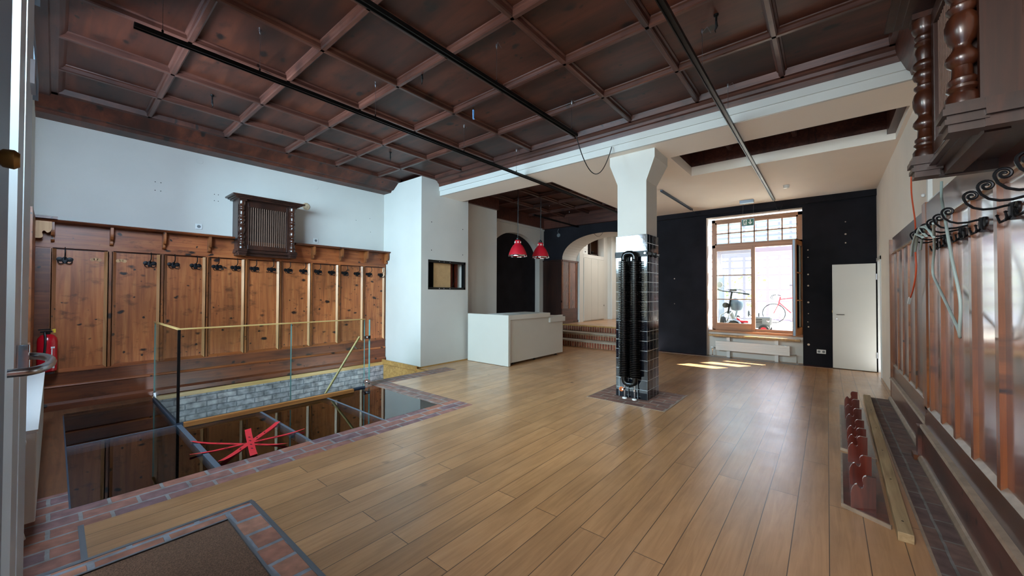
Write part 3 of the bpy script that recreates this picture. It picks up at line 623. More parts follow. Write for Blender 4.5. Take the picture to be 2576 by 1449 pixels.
for k in range(13):
    a = PI * k / 12; hp_.append((-1.70 + .18 * math.cos(a), -.045 + .042 * math.sin(a), 1.252))
hp_.append((-1.88, -.07, 1.252)); h2.tube(hp_, .0105, 12)
hb = h2.build('bow_handle', 'steel', d2, True)
B(-1.93, -.072, 1.215, -1.86, -.045, 1.29).build('handle_mount', 'chrome', hb, bevel=.003)
MB().lathe([(.005, -.071), (.005, -.052), (.012, -.045), (.013, -.036), (.009, -.031)], (-.83, 0, 1.625), 'y', 12).build('thumb_turn', 'brass', d2, True)
B(-2.14, -.06, 2.14, -2.02, -.05, 2.22).build('rail_clip', 'steel', d2)
# ================================================================== left wall: pine panelling
pp = thing('wall_panelling', 'honey brown knotty pine panelling with ledge covering the lower left wall', 'panelling', (-7.33, 2.3, 0))
PXF = -7.29                                # face of the sunk panels
Y0P, Y1P = -.17, 4.515
B(XL, Y0P, .02, -7.31, Y1P, 2.0).build('backing', 'pine_dark', pp)
pe = [(0.0, .425), (.511, .933), (1.02, 1.444), (1.527, 1.943), (2.031, 2.452), (2.532, 2.961), (3.044, 3.478), (3.559, 3.985), (4.061, 4.47)]
for a, b in pe: B(-7.31, a - .02, .50, PXF, b + .02, 1.97).build('panel', 'pine', pp)
def stile(a, b):
    B(-7.31, a, .46, -7.262, b, 2.0).build('stile', 'pine_stile', pp)
B(-7.31, Y0P, .46, -7.27, -.035, 2.0).build('stile', 'pine_dark', pp)
for (a, b), (c, d) in zip(pe[:-1], pe[1:]): stile(b + .018, c - .018)
stile(4.49, 4.515)
stile(-.035, -.02)
for a, b in pe:                             # sloped mouldings either side of every panel, and along its foot
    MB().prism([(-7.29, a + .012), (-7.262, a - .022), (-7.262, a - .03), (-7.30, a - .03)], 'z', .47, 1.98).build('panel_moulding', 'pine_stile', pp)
    MB().prism([(-7.29, b - .012), (-7.262, b + .020), (-7.262, b + .03), (-7.30, b + .03)], 'z', .47, 1.98).build('panel_moulding', 'pine_mould_lit', pp)  # window-facing side coloured paler than the far side, as if lit
B(-7.31, Y0P, .30, -7.262, Y1P, .47).build('lower_board', 'pine_dark', pp)
MB().prism([(-7.29, .50), (-7.262, .47), (-7.25, .465), (-7.25, .455), (-7.30, .455)], 'y', Y0P, Y1P).build('foot_moulding', 'pine_h', pp)
MB().prism([(-7.30, .275), (-7.25, .275), (-7.24, .285), (-7.25, .30), (-7.262, .31), (-7.30, .31)], 'y', Y0P, Y1P).build('middle_moulding', 'pine_h', pp)
B(-7.31, Y0P, .10, -7.255, Y1P, .28).build('base_board', 'pine_dark', pp)
MB().prism([(-7.31, .0), (-7.23, .0), (-7.225, .07), (-7.25, .10), (-7.31, .10)], 'y', Y0P, Y1P).build('skirting', 'pine_dark', pp)
B(-7.31, Y0P, 1.99, -7.258, Y1P, 2.285).build('frieze_board', 'pine_h', pp)
for a, b in ((Y0P, 1.79), (2.67, Y1P + .02)): MB().prism([(-7.36, 2.285), (-7.10, 2.285), (-7.085, 2.30), (-7.10, 2.315), (-7.36, 2.315)], 'y', a, b).build('ledge', 'pine_dark', pp)
SCALLOP = [(1, 0), (1, 1), (.62, 1), (.53, .965), (.475, .90), (.475, .82), (.52, .73), (.505, .655), (.44, .615), (.36, .625), (.30, .68), (.25, .715), (.17, .69), (.09, .62), (.03, .53), (0, .42), (0, 0)]
def bracket_poly(w, h):
    """scalloped console: wall edge at 0, ledge edge at the top"""
    return [(w * (1 - u), -h * v) for u, v in SCALLOP]
for y in (-.02, .47, .98, 1.49, 3.0, 3.52, 4.03, 4.49):
    MB().prism([(-7.258 + a, 2.285 + b) for a, b in bracket_poly(.14, .225)], 'y', y - .014, y + .014).build('bracket', 'pine_stile', pp)
# bare patches where two hooks are missing
for y in (.34, .57):
    t = MB()
    for dy, dz, r in ((-.03, 0, .022), (.03, 0, .022), (0, .008, .02)): t.lathe([(r, 0), (r, .003)], (-7.291, y + dy, 1.865 + dz), 'x', 12)
    t.build('bare_patch', 'pine_pale', pp)
cs_ = thing('corner_shelf', 'short dark shelf on a pale scalloped bracket in the window corner', 'shelf', (-7.1, -.1, 2.3))
B(-7.34, -.17, 2.315, -7.06, .015, 2.345).build('board', 'pine_dark', cs_)
MB().prism([(-.17 + a, 2.315 + b) for a, b in bracket_poly(.145, .235)], 'x', -7.13, -7.10).build('bracket', 'pine_pale', cs_)
B(-7.22, -.172, .0, -6.25, -.150, 2.32).build('return_board', 'pine_stile', cs_)
# ------------------------------------------------------------------ iron coat hooks
def spiral(c, r0, r1, turns, a0, n, plane):
    out = []
    for k in range(n + 1):
        t = k / n; a = a0 + turns * 2 * PI * t; r = r0 + (r1 - r0) * t
        out.append((c[0] + r * math.cos(a), c[1] + r * math.sin(a)))
    return out
def coat_hook(name, big, label, group):
    """local frame: wall at x=0, sticks out to +x, y along the wall"""
    t = thing(name, label, 'coat hook', world=False, group=group)
    p = MB()
    for dy, dz, r in ((-.042, .006, .029), (.042, .006, .029), (0, -.012, .028), (0, .018, .022)): p.lathe([(r, 0), (r * .94, .006), (r * .5, .009)], (0, dy, dz), 'x', 16)
    p.box(0, -.013, -.045, .016, .013, .035)
    p.build('plate', 'iron', t, smooth=True)
    if big:
        pts = [(.012, 0, .025), (.03, 0, .022), (.06, 0, .014), (.095, 0, .014), (.125, 0, .026), (.147, 0, .050)]
        pts += [(x, 0, z) for x, z in spiral((.131, .084), .027, .003, 1.55, -.5, 26, 0)]
    else: pts = [(.012, 0, .0), (.03, 0, .035), (.055, 0, .040), (.088, 0, .048), (.11, 0, .07), (.114, 0, .10), (.098, 0, .135), (.09, 0, .15)]
    n = len(pts); MB().tube(pts, [(.0058 if big else .006)] * (n - 1) + [.004], 7).build('horn', 'iron', t, smooth=True)
    for s in (-1, 1):
        q = [(.014, s * .01, -.03), (.03, s * .018, -.046), (.036, s * .038, -.050), (.036, s * .054, -.036), (.040, s * .058, -.018)]
        MB().tube(q, [.005, .0055, .0055, .005, .004], 7).lathe([(.002, -.006), (.008, 0), (.002, .006)], (.040, s * .058, -.014), 'z', 8).build('prong', 'iron', t, smooth=True)
    return t
hy_ = [.08, .85, 1.10, 1.35, 1.61, 1.85, 2.11, 2.36, 2.62, 2.87, 3.13, 3.38, 3.64, 3.89, 4.15, 4.42]
h0 = None
for k, y in enumerate(hy_):
    where = 'black iron coat hook on the pine panelling, %s from the window end' % ORD[k]
    if k == 0: where = 'black iron coat hook on the pine panelling, nearest the window and fire extinguisher'
    if k == 15: where = 'black iron coat hook on the pine panelling, last before the white pier'
    if h0 is None: h0 = coat_hook('coat_hook', False, where, 'coat hooks on the pine panelling'); h0.location = (PXF, y, 1.845); h0.rotation_euler = (0, 0, 0)
    else: dup(h0, (PXF, y, 1.85 - .006 * y), 0.0, where)
# ------------------------------------------------------------------ small hanging cabinets with turned columns
COLPROF = [(.048, 0), (.048, .03), (.040, .045), (.034, .052), (.044, .062), (.044, .072), (.034, .08), (.040, .09), (.040, .10), (.030, .112), (.028, .15), (.040, .16), (.047, .178), (.044, .195), (.030, .215), (.025, .225), (.027, .24), (.037, .25), (.046, .285), (.047, .315), (.040, .345), (.030, .36), (.041, .375), (.041, .385), (.028, .395), (.028, .41), (.040, .425), (.046, .445), (.040, .465), (.030, .475), (.043, .488), (.046, .50), (.040, .515), (.030, .525), (.033, .545), (.036, .57), (.033, .59), (.028, .60), (.038, .612), (.038, .622), (.029, .632), (.037, .645), (.037, .655), (.030, .665), (.042, .68), (.048, .70), (.048, .74)]
def grille_cabinet(label, loc, rz, near):
    """local frame: wall at x=0, front towards +x, width along y, underside z=0"""
    t = thing('grille_cabinet', label, 'cabinet', loc, rz, world=False)
    D, Wd, Hh = .36, .86, .88
    b = MB().box(0, .02, .03, .02, Wd - .02, Hh).box(0, .02, .03, D - .09, .05, Hh).box(0, Wd - .05, .03, D - .09, Wd - .02, Hh).box(0, .05, Hh - .03, D - .09, Wd - .05, Hh)
    b.build('body', 'cab', t)
    MB().box(0, .05, .05, D - .06, Wd - .05, .07).build('underside', 'cab', t)
    MB().box(D - .11, .09, .10, D - .075, .15, Hh - .02).box(D - .11, Wd - .15, .10, D - .075, Wd - .09, Hh - .02).box(D - .11, .15, .10, D - .075, Wd - .15, .17).box(D - .11, .15, Hh - .10, D - .075, Wd - .15, Hh - .02).build('front_frame', 'cab', t, bevel=.004)
    g = MB(); n = 18
    for k in range(n):
        y = .165 + (Wd - .33) * k / (n - 1); g.box(D - .105, y - .006, .17, D - .090, y + .006, Hh - .10)
    g.build('grille', 'slat_wood', t)
    # hollow look of the underside: frame members round a sunk panel
    mb2 = MB()
    for z0, z1, e in ((.0, .04, -.04), (.04, .055, -.01), (.055, .08, -.018), (.08, .105, -.03)):
        mb2.box(D - .18, .1, z0, D - .075 + e, Wd - .1, z1).box(0, .0 - e * .6 - .01, z0, D - .1, .07, z1).box(0, Wd - .07, z0, D - .1, Wd + e * .6 + .01, z1)
    mb2.build('base_moulding', 'cab', t)
    for y in (.065, Wd - .065):
        q = MB()
        for z0, z1, h in ((.0, .03, .046), (.03, .05, .056), (.05, .065, .050), (.065, .09, .062), (.09, .11, .054)): q.box(D - .055 - h, y - h, z0, D - .055 + h, y + h, z1)
        q.build('plinth', 'cab', t)
        MB().lathe([(r, h) for r, h in COLPROF], (D - .055, y, .11), 'z', 24).build('turned_column', 'turned', t, smooth=True)
        B(D - .105, y - .05, .85, D - .005, y + .05, Hh + .005).build('capital', 'cab', t)
    mo = MB()
    for z0, z1, e in ((Hh, Hh + .02, .02), (Hh + .02, Hh + .035, .05), (Hh + .035, Hh + .055, .085)): mo.box(0, -e, z0, D + e, Wd + e, z1)
    mo.build('cornice', 'cab', t)
    if near:
        for y, s in ((.0195, -1), (Wd - .0195, 1)):
            MB().prism([(.03, .38), (.17, .66), (.17, .38)], 'y', y - .004, y + .001).build('corner_fillet', 'turned', t)
    return t
grille_cabinet('dark wooden cabinet with slatted front and turned columns above the pine panelling', (XL + .005, 1.80, 2.03), 0.0, False)
# ------------------------------------------------------------------ extinguisher, radiator, outlets
fe = thing('fire_extinguisher', 'red fire extinguisher hanging on the pine panelling beside the window', 'fire extinguisher', (-7.12, -.045, .48))
MB().lathe([(.062, .50), (.078, .515), (.08, .53), (.08, .86), (.074, .90), (.05, .935), (.03, .945)], (-7.12, -.045, 0), 'z', 28).build('tank', 'red_paint', fe, True)
MB().lathe([(.06, .478), (.062, .5)], (-7.12, -.045, 0), 'z', 24).build('foot_ring', 'black_plastic', fe, True)
MB().lathe([(.022, .94), (.022, .98)], (-7.12, -.045, 0), 'z', 16).box(-7.14, -.10, .965, -7.10, -.01, .985).box(-7.135, -.115, .995, -7.105, -.02, 1.008).build('valve_head', 'black_metal', fe)
B(-7.135, -.01, .985, -7.105, .005, 1.0).box(-7.13, .0, .96, -7.12, .018, 1.005).build('safety_pin', 'yellow', fe)
MB().tube([(-7.10, -.06, .975), (-7.06, -.065, .965), (-7.035, -.06, .92), (-7.032, -.06, .80), (-7.035, -.068, .70), (-7.05, -.075, .66)], .011, 10).build('hose', 'black_plastic', fe, True)
lb = MB()
for z0, z1, a0, a1 in ((.78, .80, .35, .80), (.70, .775, .40, .52), (.58, .60, .35, .8), (.545, .58, .55, .8)):
    for k in range(6):
        t0 = a0 + (a1 - a0) * k / 6; t1 = a0 + (a1 - a0) * (k + 1) / 6; r = .0808
        lb.add([(-7.12 + r * math.cos(t), -.045 + r * math.sin(t), z) for t, z in ((t0, z0), (t1, z0), (t1, z1), (t0, z1))], [(0, 1, 2, 3)])
lb.build('label_print', 'plastic', fe)
B(-7.26, -.06, .85, -7.195, -.03, .90).build('wall_bracket', 'black_metal', fe)
r2 = thing('panel_radiator', 'long white panel radiator under the street window', 'radiator', (-4.9, -.1, .1))
B(-6.19, -.105, .10, -3.585, -.055, .625).build('front_panel', 'rad_white', r2, bevel=.006)
B(-6.19, -.16, .10, -3.585, -.115, .625).build('rear_panel', 'rad_white', r2, bevel=.006)
B(-6.19, -.165, .625, -3.58, -.05, .64).build('top_grille', 'rad_white', r2)
MB().tube([(-3.62, -.11, .10), (-3.62, -.11, .05), (-3.62, -.10, 0)], .012).build('pipe', 'rad_white', r2, True)
MB().lathe([(.018, 0), (.02, .05), (.012, .06)], (-3.585, -.11, .58), 'x', 12).build('bleed_valve', 'plastic', r2, True)
def outlet(label, pos, normal, n=1):
    t = thing('wall_outlet', label, 'electrical outlet', pos)
    for k in range(n):
        o = (k - (n - 1) / 2) * .072
        if normal == 'x':
            B(pos[0] - .001, pos[1] + o - .04, pos[2] - .04, pos[0] + .011, pos[1] + o + .04, pos[2] + .04).build('cover', 'plastic', t, bevel=.003)
            MB().lathe([(.023, .008), (.023, .0125)], (pos[0], pos[1] + o, pos[2]), 'x', 18).build('socket_well', 'grey_plastic', t)
        else:
            B(pos[0] + o - .036, pos[1] - .011, pos[2] - .04, pos[0] + o + .036, pos[1] + .001, pos[2] + .04).build('cover', 'plastic', t, bevel=.003)
            MB().lathe([(.023, -.0125), (.023, -.008)], (pos[0] + o, pos[1], pos[2]), 'y', 18).build('socket_well', 'grey_plastic', t)
outlet('single white wall outlet above the ledge, left of the slatted cabinet', (XL, 1.393, 2.448), 'x')
outlet('single white wall outlet above the ledge, right of the slatted cabinet', (XL, 3.111, 2.42), 'x')
outlet('double white wall outlet low on the black wall beside the white door', (-.10, YB, .295), 'y', 2)
for lab, y, z in (('round white blanking cap high on the left wall, nearer the street window', 1.396, 3.45), ('round white blanking cap high on the left wall above the slatted cabinet', 3.108, 3.42)):
    tag(MB().lathe([(.042, 0), (.04, .004)], (XL, y, z), 'x', 24).build('blanking_cap', 'plaster'), lab, 'wall cap')
bh = MB().lathe([(.07, 0), (.055, .012), (.02, .006)], (XL, 2.94, 3.03), 'x', 9); tag(bh.build('plaster_damage', 'hole'), 'broken plaster patch on the left wall beside the slatted cabinet', 'wall damage')
# ------------------------------------------------------------------ glass floor, balustrade, tape
fr = thing('floor_frame', 'dark steel frame carrying the glass floor panels', 'steel frame', (-5.4, 1.6, -.1))
fm_ = MB().box(-6.98, .855, -.16, -3.9, .905, -.022)
fm_.build('cross_beam', 'dark_frame', fr)
for y in (1.62, 2.42): B(-5.47, y - .025, -.16, -3.9, y + .025, -.022).build('cross_beam', 'dark_frame', fr)
for a in ((-6.98, .866, -3.9, .908), (-5.47, 1.607, -3.9, 1.633), (-5.47, 2.407, -3.9, 2.433), (-5.478, .09, -5.462, .866)): B(a[0], a[1], -.02, a[2], a[3], -.0005).build('joint_strip', 'joint_steel', fr)
B(-5.50, .905, -.22, -5.45, 3.21, -.022).build('edge_beam', 'dark_frame', fr)
gp = 0
for lab, a in (('clear glass floor panel in the window corner beside the panelling', (-6.975, -5.475, .09, .88)), ('clear glass floor panel beside the near end of the brick edging', (-5.465, -3.91, .09, .88)), ('glass floor panel crossed by red tape', (-5.465, -3.91, .89, 1.615)), ('glass floor panel between the taped panel and the last one', (-5.465, -3.91, 1.625, 2.415)), ('last glass floor panel mirroring the white pier', (-5.465, -3.91, 2.425, 3.20))):
    tag(B(a[0], a[2], -.018, a[1], a[3], -.002).build('glass_floor_panel', 'glass_floor'), lab, 'glass floor', 'walk-on glass panels')
tp = thing('barrier_tape', 'star of red printed tape stuck across the glass floor', 'tape', (-4.25, 1.2, 0))
for k, (a, b, w) in enumerate((((-4.72, .86), (-3.96, 1.43), .035), ((-4.34, .78), (-4.24, 1.70), .035), ((-3.97, .92), (-4.69, 1.60), .05), ((-3.89, 1.14), (-4.67, 1.31), .055))):
    A, Bv = Vector((*a, 0)), Vector((*b, 0)); z = .0005 + k * .0012; s_ = MB(); n = 10; dr = (Bv - A); nrm = Vector((-dr.y, dr.x, 0)).normalized() * w / 2
    vs = []
    for i in range(n + 1):
        p = A + dr * i / n; lift = .02 if i in (0, n) else (.006 if i in (1, n - 1) else 0)
        vs += [(p - nrm) + Vector((0, 0, z + lift)), (p + nrm) + Vector((0, 0, z + lift * .6))]
    s_.add(vs, [(2 * i, 2 * i + 2, 2 * i + 3, 2 * i + 1) for i in range(n)])
    st = s_.build('tape_strip', 'tape', tp)
    pm_ = MB(); m = 7
    for i in range(1, m):
        p = A + dr * i / m; u = dr.normalized() * .016; v_ = nrm * .45
        pm_.add([p - u - v_ + Vector((0, 0, z + .0008)), p + u - v_ * .2 + Vector((0, 0, z + .0008)), p + u + v_ + Vector((0, 0, z + .0008)), p - u + v_ * .2 + Vector((0, 0, z + .0008))], [(0, 1, 2, 3)])
    pm_.build('tape_print', 'tape_print', st)
tag(B(-5.35, .905, 0.0, -5.30, 2.80, .05).build('timber_strip', 'orange_timber', bevel=.003), 'orange timber batten lying along the foot of the glass balustrade', 'wooden batten')
ba = thing('glass_balustrade', 'frameless glass balustrade with thin pale handrail round the stair opening', 'balustrade', (-5.47, 2, 0))
B(-7.0, .872, .02, -5.475, .884, 1.035).build('glass_pane', 'glass_green', ba)
B(-5.478, .892, .02, -5.466, 2.008, 1.035).build('glass_pane', 'glass_green', ba)
B(-5.478, 2.018, .02, -5.466, 3.05, 1.035).build('glass_pane', 'glass_green', ba)
ed = MB().box(-5.479, 2.008, .02, -5.465, 2.011, 1.035).box(-5.479, 2.015, .02, -5.465, 2.018, 1.035).box(-5.479, 3.047, .02, -5.465, 3.052, 1.035).box(-7.002, .871, .02, -6.997, .885, 1.03)
ed.build('glass_edge', 'glass_edge', ba)
B(-5.485, .868, 0, -5.463, .892, 1.036).build('corner_post', 'black_metal', ba)
MB().bar((-7.0, .878, 1.043), (-5.46, .878, 1.043), .03, .014).bar((-5.472, .866, 1.043), (-5.472, 3.055, 1.043), .03, .014).build('handrail', 'rail_wood', ba)
B(-7.0, .862, -.02, -5.46, .895, .02).box(-5.485, .86, -.02, -5.458, 3.06, .02).build('base_channel', 'dark_frame', ba)
B(-7.0, .865, .0, -6.95, .89, .10).build('clamp', 'steel', ba)
gg = thing('glass_gate', 'narrow glass gate folded back at the end of the glass balustrade', 'gate', (-5.47, 3.13, 0))
gp_ = MB().prism([(-5.470, 3.12), (-5.462, 3.13), (-6.02, 3.47), (-6.028, 3.46)], 'z', .03, 1.03); gl_ = gp_.build('glass_pane', 'glass_green', gg)
MB().prism([(-5.471, 3.119), (-5.459, 3.134), (-5.464, 3.139), (-5.476, 3.124)], 'z', .03, 1.03).build('glass_edge', 'glass_edge', gg)
for z in (.74, .06): MB().box(-5.50, 3.04, z, -5.45, 3.14, z + .045).lathe([(.02, -.03), (.02, .03)], (-5.462, 3.10, z + .022), 'x', 12).build('hinge', 'chrome', gg)
sr = thing('stair_handrail', 'slim pale handrail sloping down into the stair opening', 'handrail', (-5.6, 2.8, 0))
MB().tube([(-5.6, 3.04, .765), (-5.6, 2.02, -.77)], .016, 10).build('rail', 'rail_wood', sr, True)
MB().tube([(-5.6, 2.95, .63), (-5.53, 2.95, .60), (-5.48, 2.95, .60)], .007).tube([(-5.6, 2.3, -.35), (-5.5, 2.3, -.37), (-5.46, 2.3, -.37)], .007).build('rail_bracket', 'steel', sr, True)
st_ = thing('basement_stair', 'stone stair going down beside the washed brick wall', 'stairs', (-6.4, 3, -2.6))
for k in range(9): B(-7.19, 3.2 - .25 * (k + 1), -2.6, -5.5, 3.2 - .25 * k, -.80 - .22 * k).build('tread', 'conc', st_)
B(-7.19, 3.2, -2.6, -5.75, 4.44, -.58).build('landing', 'conc', st_)
# ================================================================== recessed frame in the white pier
nf = thing('recessed_frame', 'black metal frame set into the white pier round a pale board', 'wall recess', (PX, 5.2, NZ0))
fm_ = MB()
for a in ((-6.07, NY0, NZ0, PX + .004, NY1, NZ0 + .045), (-6.07, NY0, NZ1 - .05, PX + .004, NY1, NZ1), (-6.07, NY0, NZ0, PX + .004, NY0 + .012, NZ1), (-6.12, NY1 - .05, NZ0, PX + .004, NY1, NZ1)): fm_.box(*a)
fm_.build('frame', 'black_metal', nf)
B(PX - .345, NY0 + .01, NZ0 + .02, PX - .32, NY1 - .01, NZ1 - .02).build('back_panel', 'dark_void', nf)
B(-6.14, 4.90, NZ0 + .045, -6.12, 5.34, NZ1 - .05).build('board', 'board', nf)
MB().box(-6.33, 5.62, NZ0 + .02, -6.28, 5.68, NZ1 - .03).box(-6.33, 5.52, NZ0 + .02, -6.30, 5.55, NZ1 - .03).build('batten', 'niche_red', nf)
MB().tube([(-6.25, 5.60, 2.05), (-6.22, 5.60, 1.85), (-6.2, 5.52, 1.7), (-6.22, 5.46, 1.56)], .005).build('loose_wire', 'black_plastic', nf)
sc = MB()
for y in (4.98, 5.10, 5.26): sc.lathe([(.008, 0), (.008, .003)], (PX + .004, y, NZ0 + .022), 'x', 10).lathe([(.008, 0), (.008, .003)], (PX + .004, y, NZ1 - .025), 'x', 10)
sc.build('screw_head', 'steel', nf)
# ------------------------------------------------------------------ bar counter
bc = thing('bar_counter', 'white bar counter with a stepped top in front of the white pier', 'counter', (-5.3, 6.7, 0))
B(-5.965, 5.70, .005, -4.82, 5.765, 1.012).build('front_panel', 'lacquer', bc, bevel=.003)
B(-5.90, 5.765, .10, -4.885, 7.78, .92).build('body', 'lacquer', bc)
B(-4.90, 5.765, .05, -4.875, 7.775, .94).build('side_panel', 'lacquer', bc, bevel=.002)
B(-5.55, 5.765, .915, -4.825, 7.17, 1.010).build('raised_top', 'lacquer', bc, bevel=.003)
B(-5.92, 7.171, .79, -4.825, 7.81, .902).build('low_top', 'lacquer', bc, bevel=.003)
B(-5.92, 5.77, .90, -5.551, 7.165, .925).build('work_surface', 'steel', bc)
for x, y in ((-4.96, 6.0), (-4.96, 6.75), (-4.96, 7.6), (-5.8, 6.0), (-5.8, 7.6)):
    MB().lathe([(.028, 0), (.028, .015), (.014, .02), (.014, .105)], (x, y, 0), 'z', 14).build('foot', 'black_plastic', bc, True)
tag(MB().prism([(-5.48, 5.86), (-5.1, 5.84), (-5.06, 6.35), (-5.46, 6.38)], 'z', 1.0105, 1.0135).build('paper_sheet', 'plastic'), 'white sheet lying flat on the raised end of the bar counter', 'paper')
# ------------------------------------------------------------------ red pendant lamps
def pendant(label, x, y, zr, ztop):
    t = thing('pendant_lamp', label, 'lamp', (x, y, zr), world=False, group='red pendants over the bar')
    out = [(.200, .012), (.198, .03), (.188, .07), (.170, .12), (.142, .18), (.108, .235), (.080, .262), (.070, .272), (.066, .30), (.064, .345), (.056, .355)]
    inn = [(r - .004, h) for r, h in out[::-1]]
    MB().lathe(out + inn, (0, 0, 0), 'z', 36, caps=False).build('shade', 'red_lamp', t, smooth=True)
    MB().lathe([(.197, -.004), (.203, -.002), (.204, .012), (.200, .028), (.196, .028), (.198, .0)], (0, 0, 0), 'z', 36, caps=False).build('rim', 'chrome', t, smooth=True)
    h = MB()
    for k in range(6):
        a = k * PI / 3 + .3; h.lathe([(.012, .060), (.012, .068)], (0, 0, 0), 'x', 10) if False else h.box(.066 * math.cos(a) - .008, .066 * math.sin(a) - .008, .288, .066 * math.cos(a) + .008, .066 * math.sin(a) + .008, .325)
    h.build('vent_hole', 'sign_white', t)
    MB().lathe([(.058, .354), (.034, .365), (.032, .40), (.02, .41), (.014, .425)], (0, 0, 0), 'z', 18).build('socket_cap', 'black_plastic', t, True)
    MB().lathe([(.02, .12), (.045, .14), (.05, .19), (.03, .24), (.025, .33)], (0, 0, 0), 'z', 16).build('bulb', 'plastic', t, True)
    MB().tube([(0, 0, .42), (0, 0, ztop - zr)], .004).tube([(.006, 0, .42), (.016, .0, 1.0), (.03, .0, ztop - zr)], .0025).build('cord', 'black_plastic', t)
pendant('red pendant lamp over the bar, the nearer one hanging above the raised counter end', -5.17, 6.42, 2.245, 3.76)
pendant('red pendant lamp over the bar, the farther one above the low counter end', -5.17, 7.27, 2.275, 3.76)
# ------------------------------------------------------------------ tiled column and its heater
cx0, cx1, cy0, cy1 = -2.325, -1.880, 5.135, 5.580
co = thing('tiled_column', 'square white column clad in glossy black tiles in the middle of the room', 'column', (-2.1, 5.36, 0), kind='thing')
B(cx0, cy0, 0, cx1, cy1, 2.262).build('tile_cladding', 'tile', co, bevel=.004)
B(cx1 - .001, cy0 + .003, .003, cx1 + .002, cy1 - .003, 2.26).box(cx0 - .002, cy0 + .003, .003, cx0 + .001, cy1 - .003, 2.26).build('side_tiles', 'tile_y', co)
B(cx0 + .015, cy0 + .015, 2.262, cx1 - .015, cy1 - .015, 3.0).build('shaft', 'plaster', co)
cp = MB(); f_ = .10
v8 = [(cx0 + .015, cy0 + .015), (cx1 - .015, cy0 + .015), (cx1 - .015, cy1 - .015), (cx0 + .015, cy1 - .015)]; w8 = [(cx0 - f_, cy0 + .01), (cx1 + f_, cy0 + .01), (cx1 + f_, cy1 + f_), (cx0 - f_, cy1 + f_)]
cp.add([(x, y, 3.0) for x, y in v8] + [(x, y, 3.30) for x, y in w8] + [(x, y, ZS) for x, y in w8], [(0, 1, 5, 4), (1, 2, 6, 5), (2, 3, 7, 6), (3, 0, 4, 7), (4, 5, 9, 8), (5, 6, 10, 9), (6, 7, 11, 10), (7, 4, 8, 11), (0, 3, 2, 1), (8, 9, 10, 11)])
cp.build('capital', 'plaster', co)
fr_ = thing('finned_radiator', 'black finned pipe radiator with two upright pipes on the tiled column', 'radiator', (-2.1, 5.06, .2))
yc = 5.065
for x in (-2.18, -2.025):
    pr = [(.034, .30)]
    n = 66; z0, z1 = .30, 1.90
    for k in range(n):
        z = z0 + (z1 - z0) * k / n; pr += [(.040, z + .002), (.074, z + .006), (.074, z + .016), (.040, z + .020)]
    pr.append((.034, 1.93)); MB().lathe(pr, (x, yc, 0), 'z', 20, caps=False).build('finned_pipe', 'black_gloss', fr_)
def bend(z, s):
    pts = [(-2.18, yc, z - s * .06), (-2.18, yc, z), (-2.165, yc, z + s * .035), (-2.13, yc, z + s * .05), (-2.075, yc, z + s * .05), (-2.04, yc, z + s * .035), (-2.025, yc, z), (-2.025, yc, z - s * .06)]
    return MB().tube(pts, .036, 16)
bend(1.955, 1).build('upper_bend', 'black_gloss', fr_, True); bend(.255, -1).build('lower_bend', 'black_gloss', fr_, True)
MB().tube([(-2.17, yc, .22), (-2.17, yc, 0.0)], .010).tube([(-2.03, yc, .22), (-2.03, yc, 0.0)], .010).build('supply_pipe', 'steel', fr_, True)
for x in (-2.17, -2.03): MB().lathe([(.034, 0), (.030, .014), (.014, .018)], (x, yc, 0), 'z', 16).build('floor_rosette', 'plastic', fr_, True)
kv = MB().lathe([(.012, -.07), (.016, -.03), (.016, 0)], (-2.17, yc, .135), 'y', 12).lathe([(.014, -.02), (.018, 0), (.014, .02)], (-2.03, yc, .12), 'z', 12)
kv.build('valve', 'chrome', fr_, True)
MB().torus((-2.19, yc - .06, .135), .026, .007, 'y', 18, 8).box(-2.215, yc - .065, .130, -2.165, yc - .055, .140).box(-2.195, yc - .065, .110, -2.185, yc - .055, .16).build('valve_wheel', 'orange_knob', fr_, True)
MB().lathe([(.006, 2.0), (.006, 2.02)], (-2.10, yc, 0), 'z', 8).build('bleed_screw', 'chrome', fr_)
MB().box(-2.20, yc, 1.80, -2.16, 5.137, 1.83).box(-2.045, yc, 1.80, -2.005, 5.137, 1.83).box(-2.20, yc, .36, -2.16, 5.137, .39).box(-2.045, yc, .36, -2.005, 5.137, .39).build('wall_bracket', 'black_metal', fr_)
hr_ = thing('hook_rail', 'black metal hook rail running round the tiled column above the heater', 'hook rail', (-2.1, 5.36, 1.98))
MB().box(cx0 - .012, cy0 - .012, 1.955, cx1 + .012, cy0 - .001, 2.035).box(cx1 + .003, cy0 - .012, 1.98, cx1 + .012, cy1 + .012, 2.015).box(cx0 - .012, cy0 - .012, 1.98, cx0 - .003, cy1 + .012, 2.015).build('band', 'black_metal', hr_)
for y in (5.30, 5.46):
    MB().tube([(cx1 + .01, y, 2.03), (cx1 + .01, y, 1.955)], .009).tube([(cx1 + .012, y, 1.985), (cx1 + .05, y, 1.975), (cx1 + .065, y, 2.0)], .005).build('hook', 'black_metal', hr_, True)
MB().tube([(cx0 - .01, 5.36, 1.985), (cx0 - .055, 5.36, 1.975), (cx0 - .07, 5.36, 2.0)], .005).build('hook', 'black_metal', hr_, True)
MB().lathe([(.012, -.02), (.012, -.011)], (-1.905, cy0, 2.0), 'y', 12).build('bolt', 'chrome', hr_)
